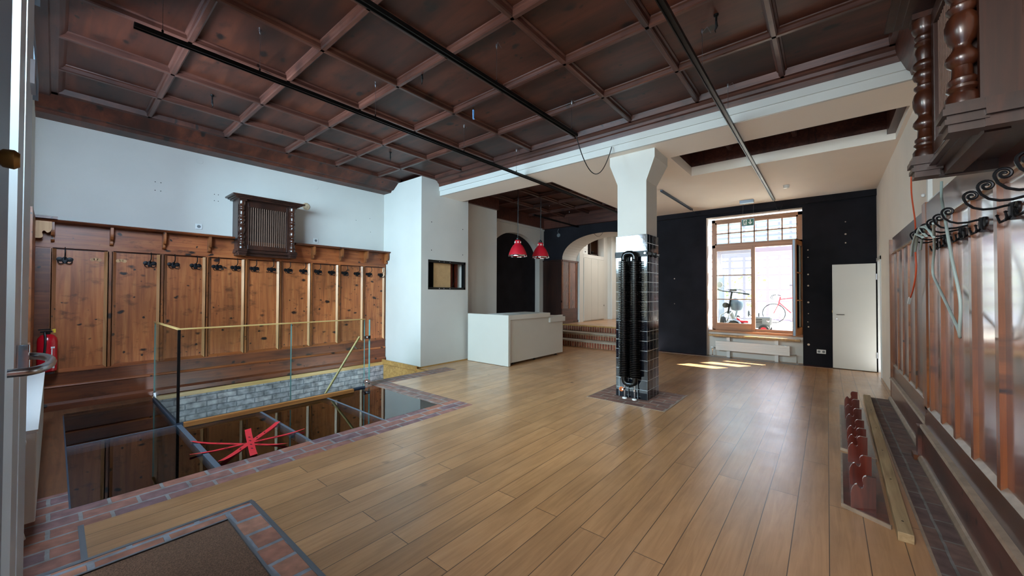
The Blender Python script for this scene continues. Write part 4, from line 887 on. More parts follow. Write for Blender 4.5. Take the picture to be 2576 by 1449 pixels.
# ------------------------------------------------------------------ brick steps and panelling at the arch
bs = thing('brick_steps', 'three brick steps with worn treads rising to the arch', 'steps', (-4.9, 9.4, 0))
for k, y in enumerate((9.09, 9.465, 9.84)):
    z1 = .175 * (k + 1); y1 = (9.09, 9.465, 9.84, 9.9)[k + 1]
    y1 = y1 if k < 2 else 9.895
    xl = -6.86 if k < 2 else -6.19
    B(xl, y - (.006 if k == 2 else 0), z1 - .175, -3.55 if k < 2 else -3.59, y1, z1 - .035).build('riser', 'brick_step', bs)
    B(xl, y - .02, z1 - .035, -3.55 if k < 2 else -3.59, y1, z1).build('tread', 'conc' if k < 2 else 'oak', bs)
wp = thing('dark_wainscot', 'dark glossy wood panelling on the black wall left of the arch', 'panelling', (-6.5, 9.8, .5))
B(-6.86, 9.79, .352, -6.205, 9.838, 2.43).build('panel', 'cab', wp)
B(-6.86, 9.77, 2.43, -6.19, 9.838, 2.47).build('cap_rail', 'cab', wp)
B(-6.86, 9.775, .352, -6.205, 9.79, .55).build('base_board', 'cab', wp)
ap = thing('arch_panelling', 'reddish pine panelling lining the left jamb of the arch', 'panelling', (-6.17, 10.3, .525))
B(-6.20, 9.80, .526, -6.16, 10.70, .98).build('base_panel', 'rpanel_h', ap)
B(-6.20, 9.80, .98, -6.175, 10.70, 2.42).build('panel', 'rpanel', ap)
for a, b in ((9.80, 9.86), (10.20, 10.25), (10.62, 10.70)): B(-6.176, a, .98, -6.16, b, 2.42).build('stile', 'rstile', ap)
MB().box(-6.20, 9.79, 2.42, -6.14, 10.74, 2.47).build('cap_rail', 'rpanel_h', ap)
B(-6.20, 9.80, .526, -6.145, 10.74, .60).build('skirting', 'rpanel_h', ap)
cu = thing('built_in_cupboard', 'tall white three-door cupboard in the raised passage behind the arch', 'cupboard', (-6.1, 11.6, .525))
B(-6.6, 10.98, .53, -6.10, 12.45, 2.62).build('carcass', 'lacquer', cu)
for k in range(3):
    y = 10.985 + k * .49; B(-6.10, y + .004, .56, -6.078, y + .484, 2.60).build('door', 'lacquer', cu, bevel=.002)
B(-6.085, 12.40, 1.0, -6.07, 12.42, 1.05).build('latch', 'black_metal', cu)
uc = thing('wall_cabinet', 'small dark wood cabinet in the opening above the white cupboard', 'cabinet', (-6.4, 11.8, 2.74))
MB().box(-6.6, 11.62, 2.742, -6.2, 11.68, 3.40).box(-6.6, 12.16, 2.742, -6.2, 12.22, 3.40).box(-6.6, 11.62, 3.34, -6.18, 12.22, 3.42).box(-6.6, 11.62, 2.742, -6.2, 12.22, 2.80).build('case', 'cab', uc)
B(-6.58, 11.68, 2.80, -6.56, 12.16, 3.34).build('back', 'board', uc)
bw = thing('dark_bowl', 'dark bowl standing in the small cabinet above the white cupboard', 'bowl', (-6.4, 11.9, 2.80))
MB().lathe([(.05, 2.801), (.10, 2.84), (.14, 2.90), (.135, 2.90), (.09, 2.85), (.0, 2.82)], (-6.36, 11.92, 0), 'z', 24, caps=False).build('bowl', 'black_gloss', bw, True)
for k, (y, z, h) in enumerate(((11.20, 2.742, .20), (11.20, 2.942, .20), (11.20, 3.142, .18))):
    t = thing('storage_box', 'white storage box left of the small cabinet, %s of its stack' % ('lowest', 'middle', 'topmost')[k], 'box', (-6.4, y + .2, z), group='white boxes above the cupboard')
    B(-6.6, y, z, -6.25, y + .36, z + h - .003).build('case', 'plastic', t, bevel=.004); B(-6.25, y + .15, z + h * .45, -6.24, y + .21, z + h * .6).build('handle', 'black_plastic', t)
# door at the end of the passage
d3 = struct_root('door_3', (-5.4, 13.08, .525))
B(-5.93, 13.06, .53, -5.05, 13.10, 2.6).build('leaf', 'soffit', d3); MB().box(-5.95, 12.7, .53, -5.90, 13.1, 3.3).build('frame', 'trim_white', d3)
MB().box(-5.90, 13.04, .8, -5.88, 13.06, .9).box(-5.90, 13.04, 2.2, -5.88, 13.06, 2.3).build('hinge', 'steel', d3)
co_ = thing('cable_outlet', 'grey round cable outlet high on the black wall left of the arch', 'cable outlet', (-6.31, YB, 3.24))
MB().lathe([(.055, -.03), (.06, -.01), (.06, .002)], (-6.31, YB, 3.22), 'y', 18).build('cover', 'grey_plastic', co_, True)
MB().tube([(-6.31, YB - .02, 3.26), (-6.33, YB - .04, 3.34), (-6.30, YB - .02, 3.42)], .006).build('cable', 'grey_plastic', co_, True)
al = thing('loose_cable', 'thin dark cable loop hanging in the crown of the arch', 'cable', (-5.0, YB - .02, 3.1))
MB().tube([(-5.12 + .28 * k / 10, YB - .012, 3.16 - .10 * math.sin(PI * k / 10)) for k in range(11)], .005).build('cable', 'black_plastic', al)
# ------------------------------------------------------------------ far end fittings
ex = thing('exit_sign', 'green emergency exit sign hanging in front of the courtyard window', 'exit sign', (-1.26, 9.2, 2.86))
B(-1.375, 9.195, 2.862, -1.152, 9.205, 3.008).build('frame', 'alu', ex)
B(-1.365, 9.190, 2.872, -1.162, 9.196, 2.999).build('sign_face', 'green_sign', ex)
sw = MB()
sw.box(-1.345, 9.187, 2.885, -1.28, 9.1905, 2.992)                       # doorway
sw.build('doorway_symbol', 'sign_white', ex)
rm_ = MB()
def poly2(mb, pts, y): mb.prism(pts, 'y', y - .0025, y)
poly2(rm_, [(-1.305 + .009 * math.cos(a * PI / 4), 2.977 + .009 * math.sin(a * PI / 4)) for a in range(8)], 9.1875)
poly2(rm_, [(-1.315, 2.968), (-1.300, 2.966), (-1.308, 2.930), (-1.325, 2.932)], 9.1875)
poly2(rm_, [(-1.312, 2.932), (-1.302, 2.934), (-1.290, 2.912), (-1.296, 2.886), (-1.304, 2.886), (-1.301, 2.912)], 9.1875)
poly2(rm_, [(-1.325, 2.936), (-1.314, 2.930), (-1.326, 2.902), (-1.350, 2.896), (-1.350, 2.904), (-1.333, 2.910)], 9.1875)
poly2(rm_, [(-1.300, 2.966), (-1.282, 2.948), (-1.270, 2.952), (-1.272, 2.944), (-1.284, 2.938), (-1.304, 2.955)], 9.1875)
poly2(rm_, [(-1.315, 2.968), (-1.334, 2.960), (-1.342, 2.940), (-1.335, 2.938), (-1.328, 2.952), (-1.314, 2.956)], 9.1875)
rm_.build('running_figure', 'green_sign', ex)
ar = MB(); poly2(ar, [(-1.229, 2.99), (-1.211, 2.99), (-1.211, 2.925), (-1.188, 2.948), (-1.186, 2.925), (-1.220, 2.888), (-1.254, 2.925), (-1.252, 2.948), (-1.229, 2.925)], 9.19)
ar.build('arrow', 'sign_white', ex)
MB().tube([(-1.36, 9.2, 3.0), (-1.36, 9.3, 3.37)], .0012, 4).tube([(-1.17, 9.2, 3.0), (-1.17, 9.3, 3.37)], .0012, 4).build('suspension_wire', 'steel', ex)
B(-1.42, 9.25, 3.36, -1.17, 9.36, ZS + .001).build('ceiling_box', 'alu', ex)
sd = thing('smoke_detector', 'small white detector on the plaster soffit near the courtyard window', 'detector', (-.56, 8.45, 3.38))
MB().lathe([(.03, 3.365), (.042, 3.372), (.044, 3.40), (.05, ZS + .001)], (-.56, 8.45, 0), 'z', 20).build('housing', 'plastic', sd, True)
# ------------------------------------------------------------------ black lighting tracks
def track(label, x, y0, y1, z, wires, mat='black_metal', ztop=ZP):
    t = thing('light_track', label, 'light track', (x, (y0 + y1) / 2, z))
    m = MB().prism([(x - .022, z - .016), (x - .014, z - .016), (x - .014, z - .004), (x + .014, z - .004), (x + .014, z - .016), (x + .022, z - .016), (x + .022, z + .018), (x - .022, z + .018)], 'y', y0, y1)
    m.build('rail', mat, t)
    for y in wires:
        wv = MB().tube([(x, y, z + .018), (x, y, ztop - .005)], .0016, 5).build('suspension_wire', 'steel', t)
        MB().lathe([(.007, 0), (.007, .03), (.003, .035)], (x, y, z + .016), 'z', 8).build('wire_clip', 'black_metal', wv)
        MB().lathe([(.004, -.04), (.009, -.02), (.009, 0)], (x, y, ztop), 'z', 8).tube([(x, y, ztop - .03), (x + .05, y - .04, ztop - .02), (x + .075, y - .02, ztop - .075)], .0015, 4).build('ceiling_clamp', 'steel', wv)
    return t
track('longest black lighting track, hanging nearest the pine panelling', -3.86, .345, 8.9, 3.385, (.50, 1.14, 2.26, 3.60, 4.75))
track('middle black lighting track, ending at the plaster beam', -2.37, -.1, 4.09, 3.395, (1.3, 2.62, 3.98))
track('black lighting track nearest the right wall, running to the courtyard window', -.835, -.1, 9.48, 3.385, (1.2, 3.62, 4.75))
track('short black lighting track on the soffit behind the tiled column', -2.40, 7.3, 9.4, 3.39, (), 'dark_frame')
track('short black lighting track in the timber ceiling above the bar', -5.62, 7.6, 9.8, 3.40, (8.3, 9.3))
def hang(name, label, cat, pts, r, mat):
    t = thing(name, label, cat, pts[0]); MB().tube(pts, r, 7).build('cable', mat, t, True); return t
def sag(a, b, d, n=16):
    return [(a[0] + (b[0] - a[0]) * k / n, a[1] + (b[1] - a[1]) * k / n, a[2] + (b[2] - a[2]) * k / n - 4 * d * (k / n) * (1 - k / n)) for k in range(n + 1)]
hang('hanging_cable', 'black cable drooping from the middle track to the plaster beam', 'cable', sag((-2.37, 4.09, 3.38), (-2.31, 4.96, 3.50), .42, 22), .006, 'black_plastic')
hang('hanging_cable', 'short black cable drooping from the far end of the track by the window', 'cable', sag((-.835, 9.48, 3.38), (-.72, 9.75, 3.32), .16), .005, 'black_plastic')
hang('hanging_cable', 'short cable from the small soffit track to the black wall', 'cable', sag((-2.40, 9.4, 3.385), (-2.30, 9.76, 3.36), .04), .004, 'black_plastic')
for lab, x, y in (('ceiling hook with a cable end in the coffer nearest the pine panelling', -5.58, 1.165), ('ceiling hook with a cable end between the two left tracks', -3.25, 2.43), ('ceiling hook with a curled cable nearest the right wall', -.70, 3.5), ('ceiling hook with a cable end near the white pier', -5.56, 3.53)):
    t = thing('ceiling_hook', lab, 'ceiling hook', (x, y, ZP))
    MB().lathe([(.02, 0), (.018, -.015), (.008, -.02), (.008, -.06)], (x, y, ZP), 'z', 12).build('base', 'black_metal', t, True)
    MB().tube([(x, y, ZP - .06), (x + .004, y, ZP - .10), (x - .012, y + .01, ZP - .125), (x - .004, y, ZP - .15)], [.009, .011, .005, .003], 8).build('cable_end', 'black_plastic', t, True)
bl = thing('blue_strap', 'light blue strap looped over a nail in the ceiling', 'strap', (-3.3, 3.23, ZR))
MB().tube([(-3.33, 3.26, ZR + .01), (-3.33, 3.26, ZR - .03)], .003).build('nail', 'iron', bl)
MB().bar((-3.335, 3.26, ZR - .02), (-3.345, 3.275, ZR - .13), .02, .004, (1, 0, 0)).bar((-3.33, 3.265, ZR - .02), (-3.31, 3.245, ZR - .14), .018, .004, (1, 0, 0)).bar((-3.345, 3.275, ZR - .128), (-3.312, 3.25, ZR - .142), .018, .006).build('loop', 'blue_strap', bl)
# ================================================================== right wall panelling
rp_ = thing('wall_panelling', 'glossy reddish brown panelling with pale orange stiles along the right wall', 'panelling', (.7, 3.5, 0))
def section(y0, y1, xo, ys, n0):
    """xo shifts the section towards the wall"""
    B(.69 + xo * .4, y0, 0, XR + .01, y1, 2.225).build('backing', 'rpanel_h', rp_)
    B(.625 + xo, y0, .0, .70, y1, .295).build('base_board', 'rpanel_h', rp_)
    MB().prism([(.625 + xo, 0), (.600 + xo, 0), (.598 + xo, .02), (.612 + xo, .045), (.625 + xo, .05)], 'y', y0, y1).build('skirting', 'rledge', rp_)
    MB().prism([(.70, .295), (.620 + xo, .285), (.612 + xo, .295), (.620 + xo, .312), (.648 + xo, .318), (.70, .32)], 'y', y0, y1).build('base_cap', 'rledge', rp_)
    B(.648 + xo, y0, .315, .70, y1, .475).build('lower_band', 'rpanel_h', rp_)
    MB().prism([(.648 + xo, .475), (.648 + xo, .478), (.676 + xo, .505), (.70, .505), (.70, .475)], 'y', y0, y1).build('sloped_ledge', 'rledge', rp_)
    edges = [y0] + ys + [y1]
    for a, b in zip(edges[:-1], edges[1:]): B(.674 + xo, a, .49, .70 + xo * .2, b, 2.03).build('panel', 'rpanel', rp_)
    for y in ys: B(.652 + xo, y - .026, .478, .69 + xo * .4, y + .026, 2.015).build('stile', 'rstile', rp_)
    B(.656 + xo, y0, 2.02, .70, y1, 2.225).build('top_board', 'rpanel_h', rp_)
    MB().prism([(.656 + xo, 2.0), (.640 + xo, 2.005), (.640 + xo, 2.018), (.656 + xo, 2.03), (.68 + xo, 2.03), (.68 + xo, 2.0)], 'y', y0, y1).build('bead', 'bead', rp_)
section(-.17, 4.86, 0.0, [.08, .50, .92, 1.34, 1.76, 2.18, 2.62, 3.02, 3.47, 3.88, 4.26, 4.66], 0)
section(4.90, 7.36, .038, [5.24, 5.66, 6.08, 6.50, 6.92], 0)
B(.648, 4.76, 0.46, .70, 4.90, 2.24).build('corner_post', 'rstile', rp_)
B(.60, 4.83, .045, .70, 4.93, .30).build('corner_block', 'rpanel_h', rp_)
B(.575, 4.84, 0, .70, 4.96, .045).build('skirting_block', 'rstile', rp_)
B(.66, 7.33, 0, XR, 7.37, 2.2).build('end_stile', 'rstile', rp_)
# large scrolled coat hooks
hks = [2.17, 2.40, 2.62, 2.85, 3.31, 3.54, 3.74, 3.96, 4.18, 4.40]
labs = ['large scrolled iron coat hook on the right panelling, cut by the picture edge', 'large scrolled iron coat hook on the right panelling, second from the near end', 'large scrolled iron coat hook on the right panelling, third from the near end', 'large scrolled iron coat hook on the right panelling, fourth from the near end', 'large scrolled iron coat hook on the right panelling, fifth from the near end', 'large scrolled iron coat hook on the right panelling, fourth hook from the far end of the row carrying cable ends', 'large scrolled iron coat hook on the right panelling, seventh from the near end', 'large scrolled iron coat hook on the right panelling, third from the far end', 'large scrolled iron coat hook on the right panelling, second from the far end', 'large scrolled iron coat hook on the right panelling, farthest of the row']
labs[5] = 'large scrolled iron coat hook on the right panelling, sixth from the near end'
b0 = None
for k, y in enumerate(hks):
    if b0 is None: b0 = coat_hook('coat_hook', True, labs[k], 'scrolled hooks on the right panelling'); b0.location = (.674, y, 1.845); b0.rotation_euler = (0, 0, PI)
    else: dup(b0, (.674, y, 1.845), PI, labs[k])
grille_cabinet('dark wooden cabinet with turned columns hanging on the right wall near the camera', (XR - .005, 3.045, 2.075), PI, True)
# cables hanging by the right wall
def rope(name, label, pts, r, mat, extra=None):
    t = thing(name, label, 'cable', pts[0])
    P = [Vector(p) for p in pts]; out = []
    for i in range(len(P) - 1):                                 # Catmull-Rom smoothing
        p0, p1, p2, p3 = P[max(0, i - 1)], P[i], P[i + 1], P[min(len(P) - 1, i + 2)]
        for k in range(6):
            u = k / 6; out.append(.5 * ((2 * p1) + (p2 - p0) * u + (2 * p0 - 5 * p1 + 4 * p2 - p3) * u * u + (3 * p1 - p0 - 3 * p2 + p3) * u ** 3))
    out.append(P[-1]); MB().tube(out, r, 8).build('cable', mat, t, True)
    return t
rope('grey_cable', 'pale grey cable hanging in a long loop from the hooks on the right panelling', [(.62, 3.96, 2.24), (.61, 3.90, 2.12), (.58, 3.66, 2.0), (.56, 3.34, 1.66), (.565, 3.20, 1.42), (.575, 3.28, 1.24), (.59, 3.36, 1.205), (.60, 3.50, 1.27), (.615, 4.05, 1.50), (.62, 4.28, 1.62), (.60, 4.08, 1.78), (.52, 3.55, 1.90)], .0075, 'cable_grey')
tr_ = rope('grey_cable', 'bundle of pale grey cable ends draped over the far coat hooks', [(.55, 4.45, 1.80), (.54, 4.30, 1.86), (.52, 4.05, 1.93), (.53, 3.85, 1.91), (.56, 3.80, 1.83)], .008, 'cable_grey')
for d in ((.0, .06, .01), (.02, -.05, .015), (-.01, .12, -.02)):
    MB().tube([(.55 + d[0], 4.42 + d[1], 1.79 + d[2]), (.53 + d[0], 4.2 + d[1], 1.87 + d[2]), (.52 + d[0], 3.98 + d[1], 1.92 + d[2]), (.54 + d[0], 3.86 + d[1], 1.86)], .007, 8).build('cable_strand', 'cable_grey', tr_, True)
oc = rope('orange_cable', 'thin orange cable with a white plug hanging down the right wall', [(.655, 5.45, 2.75), (.64, 5.35, 2.45), (.62, 5.0, 2.10), (.60, 4.85, 1.86), (.60, 4.82, 1.66), (.60, 4.98, 1.50), (.60, 5.14, 1.42)], .006, 'cable_orange')
MB().bar((.60, 5.14, 1.42), (.60, 5.24, 1.36), .02, .014).build('plug', 'plastic', oc)
wc = thing('white_conduit', 'white cable duct on the right wall above the panelling', 'cable duct', (XR, 5, 2.4))
B(XR - .035, 4.2, 2.226, XR - .001, 5.1, 2.27).box(XR - .03, 4.93, 2.27, XR - .001, 4.99, 3.2).build('duct', 'plastic', wc)
MB().lathe([(.012, 0), (.016, .02), (.008, .03)], (XR - .04, 5.06, 2.34), 'z', 12).build('knob', 'plastic', wc, True)
# ------------------------------------------------------------------ dismounted shelf and beam on the floor
def scallop(x0, x1, h):
    """console standing on the board: straight right edge (wall side), scalloped left edge"""
    return [(x0 + (x1 - x0) * u, h * v) for u, v in SCALLOP]
def fallen_shelf(label, y0, y1, xa, xb, brs):
    t = thing('bracketed_shelf', label, 'shelf', ((xa + xb) / 2, (y0 + y1) / 2, 0), group='dismounted shelf boards')
    sk = lambda y: (xb - xa) * (y - y0) / (y1 - y0)
    q = MB().add([(xa + .01, y0 + .14, .0), (xa + .225, y0, .0), (xb + .225, y1, .0), (xb + .01, y1, .0), (xa + .01, y0 + .14, .022), (xa + .225, y0, .022), (xb + .225, y1, .022), (xb + .01, y1, .022)], [(0, 1, 2, 3), (4, 5, 6, 7), (0, 1, 5, 4), (1, 2, 6, 5), (2, 3, 7, 6), (3, 0, 4, 7)])
    bd = q.build('board', 'red_shelf', t)
    MB().bar((xa + .004, y0 + .14, .012), (xb + .004, y1, .012), .012, .026).bar((xa + .0, y0 + .135, .012), (xa + .23, y0 - .008, .012), .012, .026).build('worn_edge', 'rledge', bd)
    for y in brs:
        dx = xa + sk(y); MB().prism([(x + dx, z + .022) for x, z in scallop(.045, .168, .232)], 'y', y, y + .022).build('bracket', 'red_shelf', t)
    return t
fallen_shelf('dark red shelf board with scalloped brackets lying on the floor, nearer half', 3.32, 4.55, .066, .085, [3.42, 3.84, 4.34])
fallen_shelf('dark red shelf board with scalloped brackets lying on the floor, farther half', 4.56, 6.50, .088, .112, [4.60, 4.90, 5.36, 5.82, 6.28])
tb = thing('timber_beam', 'raw squared timber lying on the floor along the right brick strip', 'timber', (.37, 5.2, 0))
MB().add([(x + sx, y, z) for y, x in ((3.19, .345), (7.22, .412)) for sx, z in ((-.035, 0), (.035, 0), (.035, .055), (-.035, .055))], [(0, 1, 2, 3), (7, 6, 5, 4), (0, 4, 5, 1), (1, 5, 6, 2), (2, 6, 7, 3), (3, 7, 4, 0)]).build('beam', 'timber', tb, bevel=.004)
mk = MB()
for y in (3.35, 4.05, 4.75, 5.5, 6.3): mk.lathe([(.006, 0), (.006, .001)], (.345 + (y - 3.19) / 4.03 * .067, y, .0548), 'z', 10)
mk.build('screw_hole', 'dark_void', tb)
# ------------------------------------------------------------------ door mat, foot of the radiator
dm = thing('door_mat', 'brown coir mat sunk into the brick edging at the entrance', 'mat', (-1.5, .2, 0))
B(-2.948, -.3, -.05, .3, .724, -.004).build('coir', 'mat', dm)
# ================================================================== courtyard behind the window
G = .47
def at(x_px, y_fwd):            # room x of a picture column at a given distance y
    a = YAW + math.atan((W_PX / 2 - x_px) / F_PX); return -y_fwd * math.tan(a)
struct('wall_yard', B(-14, 24, 0, 14, 24.3, 6), 'yard_wall')
# veranda screen of slender painted steel
vs = thing('veranda_screen', 'white steel and glass screen across the far side of the courtyard', 'glazed screen', (-1.5, 16.6, G))
ys_ = 16.6
po = MB()
for px in (1800, 1836, 1872, 1902, 1931, 1961, 1990): po.box(at(px, ys_) - .045, ys_, G, at(px, ys_) + .045, ys_ + .06, 4.2)
po.build('post', 'white_metal', vs)
ra = MB(); xa, xb = at(1780, ys_), at(2005, ys_)
for z in (G + .05, 1.18, 1.60, 2.14, 2.42, 2.70, 3.6): ra.box(xa, ys_ + .01, z - .03, xb, ys_ + .05, z + .03)
ra.box(xa, ys_ - .01, 2.82, xb, ys_ + .07, 3.0)
ra.build('rail', 'white_metal', vs)
# pergola louvres
pg = thing('pergola', 'courtyard pergola with grey louvre slats under the sky', 'pergola', (-1.2, 12.5, 3.2))
for k in range(9):
    y = 10.85 + k * .46; z = 3.62 - k * .075
    MB().box(-3.0, y, z, 3.0, y + .22, z + .03).build('slat', 'slat', pg)
MB().bar((-2.9, 10.4, 3.70), (-2.9, 15.0, 2.95), .08, .12).bar((2.9, 10.4, 3.70), (2.9, 15.0, 2.95), .08, .12).bar((-3.0, 14.9, 2.90), (3.0, 14.9, 2.90), .09, .14).build('beam', 'white_metal', pg)
MB().box(-2.95, 14.85, G, -2.85, 14.95, 2.9).box(2.85, 14.85, G, 2.95, 14.95, 2.9).build('post', 'white_metal', pg)
# grey cabinet post at the left
ub = thing('grey_post', 'grey upright post behind the scooter in the courtyard', 'post', (at(1816, 12.2), 12.2, G))
x = at(1816, 12.2); B(x - .07, 12.15, G, x + .07, 12.3, 2.0).build('post', 'slat', ub)
# electric scooter with wide handlebar
sx_, sy_ = at(1842, 11.3), 11.3
sc_ = thing('motor_scooter', 'dark fat-tyred scooter with wide handlebar parked outside the window', 'scooter', (sx_, sy_, G))
def P(dx, dy, z): return (sx_ + dx, sy_ + dy, G + z)
MB().torus(P(-.19, -.12, .20), .135, .055, 'x', 28, 12).build('front_wheel', 'tyre', sc_, True)
MB().lathe([(.09, -.03), (.09, .03)], P(-.19, -.12, .20), 'x', 20).build('hub', 'steel', sc_)
MB().torus(P(.02, .62, .20), .135, .06, 'x', 28, 12).build('rear_wheel', 'tyre', sc_, True)
MB().tube([P(-.27, -.12, .20), P(-.25, -.08, .42), P(-.10, .0, .52)], .018).tube([P(-.11, -.12, .20), P(-.07, -.08, .42), P(-.02, .0, .52)], .018).build('fork', 'steel', sc_, True)
MB().tube([P(-.10, -.02, .46), P(-.02, .04, .98), P(-.01, .05, 1.04)], .022).build('steering_stem', 'black_metal', sc_, True)
MB().tube([P(-.36, .0, 1.10), P(-.22, -.01, 1.05), P(-.02, .03, 1.03), P(.18, .06, 1.00), P(.36, .05, .97)], .014).build('handlebar', 'black_metal', sc_, True)
MB().tube([P(-.37, .0, 1.105), P(-.25, -.01, 1.06)], .019).tube([P(.24, .06, .985), P(.38, .05, .965)], .022).build('grip', 'black_plastic', sc_, True)
MB().tube([P(.02, .02, 1.06), P(.10, -.02, 1.10), P(.20, .0, 1.08), P(.30, .02, 1.02)], .005).tube([P(-.05, .02, 1.06), P(-.14, -.03, 1.14), P(-.2, -.02, 1.2)], .005).build('brake_cable', 'black_plastic', sc_)
MB().box(*P(-.06, -.01, 1.05), *P(.10, .05, 1.10)).build('display', 'black_plastic', sc_, bevel=.01)
MB().lathe([(.02, -.03), (.075, -.01), (.075, .05), (.03, .09)], P(-.30, .02, 1.22), 'y', 16).tube([P(-.26, .02, 1.1), P(-.27, .02, 1.18)], .006).build('mirror', 'grey_plastic', sc_, True)
MB().lathe([(.02, .52), (.12, .56), (.16, .66), (.15, .76), (.10, .84), (.04, .87)], P(.08, .10, 0), 'z', 18).build('bag', 'dark_frame', sc_, True)
MB().lathe([(.03, -.03), (.07, -.02), (.075, .05), (.04, .08)], P(-.14, -.08, .68), 'y', 16).build('headlamp', 'black_gloss', sc_, True)
MB().tube([P(-.05, .02, .5), P(.02, .2, .28), P(.03, .5, .28)], .05).tube([P(.02, .25, .3), P(.05, .45, .62)], .025).build('frame', 'grey_plastic', sc_, True)
MB().box(*P(-.05, .38, .60), *P(.15, .70, .68)).build('saddle', 'black_plastic', sc_, bevel=.025)
# pedal tractor
tx, ty = at(1888, 10.95), 10.95
pt = thing('pedal_tractor', 'grey toy pedal tractor with red seat and red wheels outside the window', 'toy tractor', (tx, ty, G))
def Q(dx, dy, z): return (tx + dx, ty + dy, G + z)
def wheel(c, R, w, nm):
    tyre = MB().lathe([(R * .55, -w / 2), (R * .95, -w / 2), (R, -w * .3), (R, w * .3), (R * .95, w / 2), (R * .55, w / 2)], c, 'y', 28); o = tyre.build(nm, 'tyre', pt, True)
    MB().lathe([(R * .12, -w / 2 - .012), (R * .2, -w / 2 - .004), (R * .58, -w / 2 - .002), (R * .6, -w / 2 + .004), (R * .6, w / 2)], c, 'y', 24).build('wheel_disc', 'red_paint', o, True)
wheel(Q(-.35, -.12, .155), .155, .08, 'rear_wheel'); wheel(Q(-.35, .28, .155), .155, .08, 'rear_wheel')
wheel(Q(.28, -.10, .115), .115, .07, 'front_wheel'); wheel(Q(.30, .26, .115), .115, .07, 'front_wheel')
for dy in (-.17, .24): MB().prism([(Q(0, 0, 0)[0] - .35 + .19 * math.cos(a), G + .155 + .19 * math.sin(a)) for a in [PI * k / 10 for k in range(11)]] + [(Q(0, 0, 0)[0] - .35 + .165 * math.cos(a), G + .155 + .165 * math.sin(a)) for a in [PI * k / 10 for k in range(10, -1, -1)]], 'y', ty + dy, ty + dy + .10).build('fender', 'slat', pt)
B(*Q(.02, -.03, .22), *Q(.42, .19, .42)).build('hood', 'tractor_grey', pt, bevel=.03)
B(*Q(-.30, .0, .14), *Q(.40, .16, .24)).build('chassis', 'tractor_grey', pt, bevel=.01)
B(*Q(.415, .0, .24), *Q(.425, .16, .40)).build('radiator_grille', 'black_metal', pt)
sl = MB()
for z in (.27, .31, .35): sl.box(*Q(.08, -.034, z), *Q(.24, -.029, z + .018))
sl.build('hood_slot', 'black_metal', pt)
MB().box(*Q(-.28, -.02, .26), *Q(-.05, .18, .31)).prism([(tx - .30, G + .26), (tx - .22, G + .26), (tx - .24, G + .36), (tx - .30, G + .40)], 'y', ty - .02, ty + .18).build('seat', 'red_paint', pt, bevel=.015)
MB().tube([Q(.06, .08, .40), Q(-.04, .08, .48)], .010).torus(Q(-.05, .08, .485), .075, .010, 'x', 22, 8).build('steering_wheel', 'black_plastic', pt, True)
MB().tube([Q(.16, .08, .41), Q(.16, .08, .50), Q(.16, .08, .51)], [.012, .012, .02]).build('exhaust', 'black_metal', pt, True)
MB().lathe([(.012, -.01), (.028, .0), (.028, .03)], Q(.36, -.05, .33), 'y', 14).build('headlamp', 'steel', pt, True)
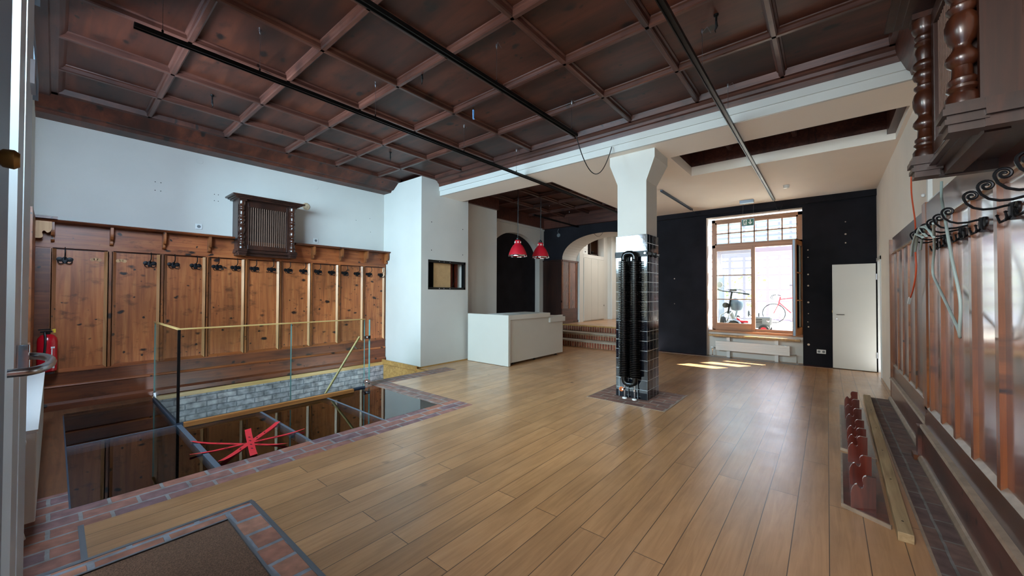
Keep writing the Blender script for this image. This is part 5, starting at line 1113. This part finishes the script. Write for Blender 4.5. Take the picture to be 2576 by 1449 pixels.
# red bicycle
bx_, by_ = at(1988, 15.4), 15.4
bk = thing('red_bicycle', 'red racing bicycle leaning outside behind the open window sash', 'bicycle', (bx_, by_, G))
def R_(dx, dy, z): return (bx_ + dx, by_ + dy, G + z)
for dx, nm in ((-.45, 'front_wheel'), (.52, 'rear_wheel')):
    w_ = MB().torus(R_(dx, 0, .33), .315, .014, 'y', 40, 8); o = w_.build(nm, 'tyre', bk, True)
    spk = MB().lathe([(.025, -.03), (.025, .03)], R_(dx, 0, .33), 'y', 12)
    for k in range(14):
        a = 2 * PI * k / 14; spk.tube([R_(dx, 0, .33), R_(dx + .31 * math.cos(a), 0, .33 + .31 * math.sin(a))], .002, 4)
    spk.build('spokes', 'steel', o)
MB().tube([R_(-.27, 0, .80), R_(.18, 0, .86)], .018).tube([R_(-.29, 0, .68), R_(.08, 0, .29)], .02).tube([R_(.20, 0, .93), R_(.08, 0, .29)], .017).tube([R_(.08, 0, .29), R_(.52, 0, .33)], .011).tube([R_(.18, 0, .84), R_(.52, 0, .33)], .010).tube([R_(-.26, 0, .88), R_(-.32, 0, .62)], .02).tube([R_(-.32, .03, .63), R_(-.45, .04, .33)], .012).tube([R_(-.32, -.03, .63), R_(-.45, -.04, .33)], .012).build('frame', 'red_paint', bk, True)
MB().tube([R_(-.25, 0, .92), R_(-.36, 0, .95), R_(-.38, .2, .95), R_(-.48, .21, .93), R_(-.52, .21, .85), R_(-.46, .21, .80)], .012).tube([R_(-.36, 0, .95), R_(-.38, -.2, .95), R_(-.48, -.21, .93), R_(-.52, -.21, .85), R_(-.46, -.21, .80)], .012).build('handlebar', 'black_plastic', bk, True)
MB().box(*R_(.08, -.05, .97), *R_(.34, .05, 1.0)).tube([R_(.20, 0, .92), R_(.21, 0, .98)], .013).build('saddle', 'black_plastic', bk, bevel=.012)
MB().lathe([(.09, -.03), (.09, -.025)], R_(.08, 0, .29), 'y', 20).tube([R_(.08, -.05, .29), R_(.14, -.05, .14)], .008).tube([R_(.08, .05, .29), R_(.02, .05, .44)], .008).build('crank', 'steel', bk)
# shrubs beyond the screen
random.seed(3)
for k, (px, yy, h) in enumerate(((1893, 19.0, 1.5), (1822, 20.0, 2.6))):
    t = thing('courtyard_shrub', ('yellow-green shrub seen through the screen right of the window mullion', 'pale shrub behind the grey post in the courtyard')[k], 'shrub', (at(px, yy), yy, G)); lf = MB()
    for i in range(260):
        a, r, z = random.random() * 6.28, random.random() ** .5 * .55, G + .4 + random.random() * h; c = Vector((at(px, yy) + r * math.cos(a), yy + r * math.sin(a), z)); d1_ = Vector((random.uniform(-1, 1), random.uniform(-1, 1), random.uniform(-1, 1))) * .10; d2_ = Vector((random.uniform(-1, 1), random.uniform(-1, 1), random.uniform(-1, 1))) * .06
        lf.add([c, c + d1_ * .5 + d2_, c + d1_, c + d1_ * .5 - d2_], [(0, 1, 2, 3)])
    lf.build('foliage', 'foliage', t); MB().tube([(at(px, yy), yy, G), (at(px, yy) + .03, yy, G + h * .7)], .03).build('stem', 'timber', t)
# ------------------------------------------------------------------ done
for o in bpy.data.objects:
    if '_w' in o: del o['_w']
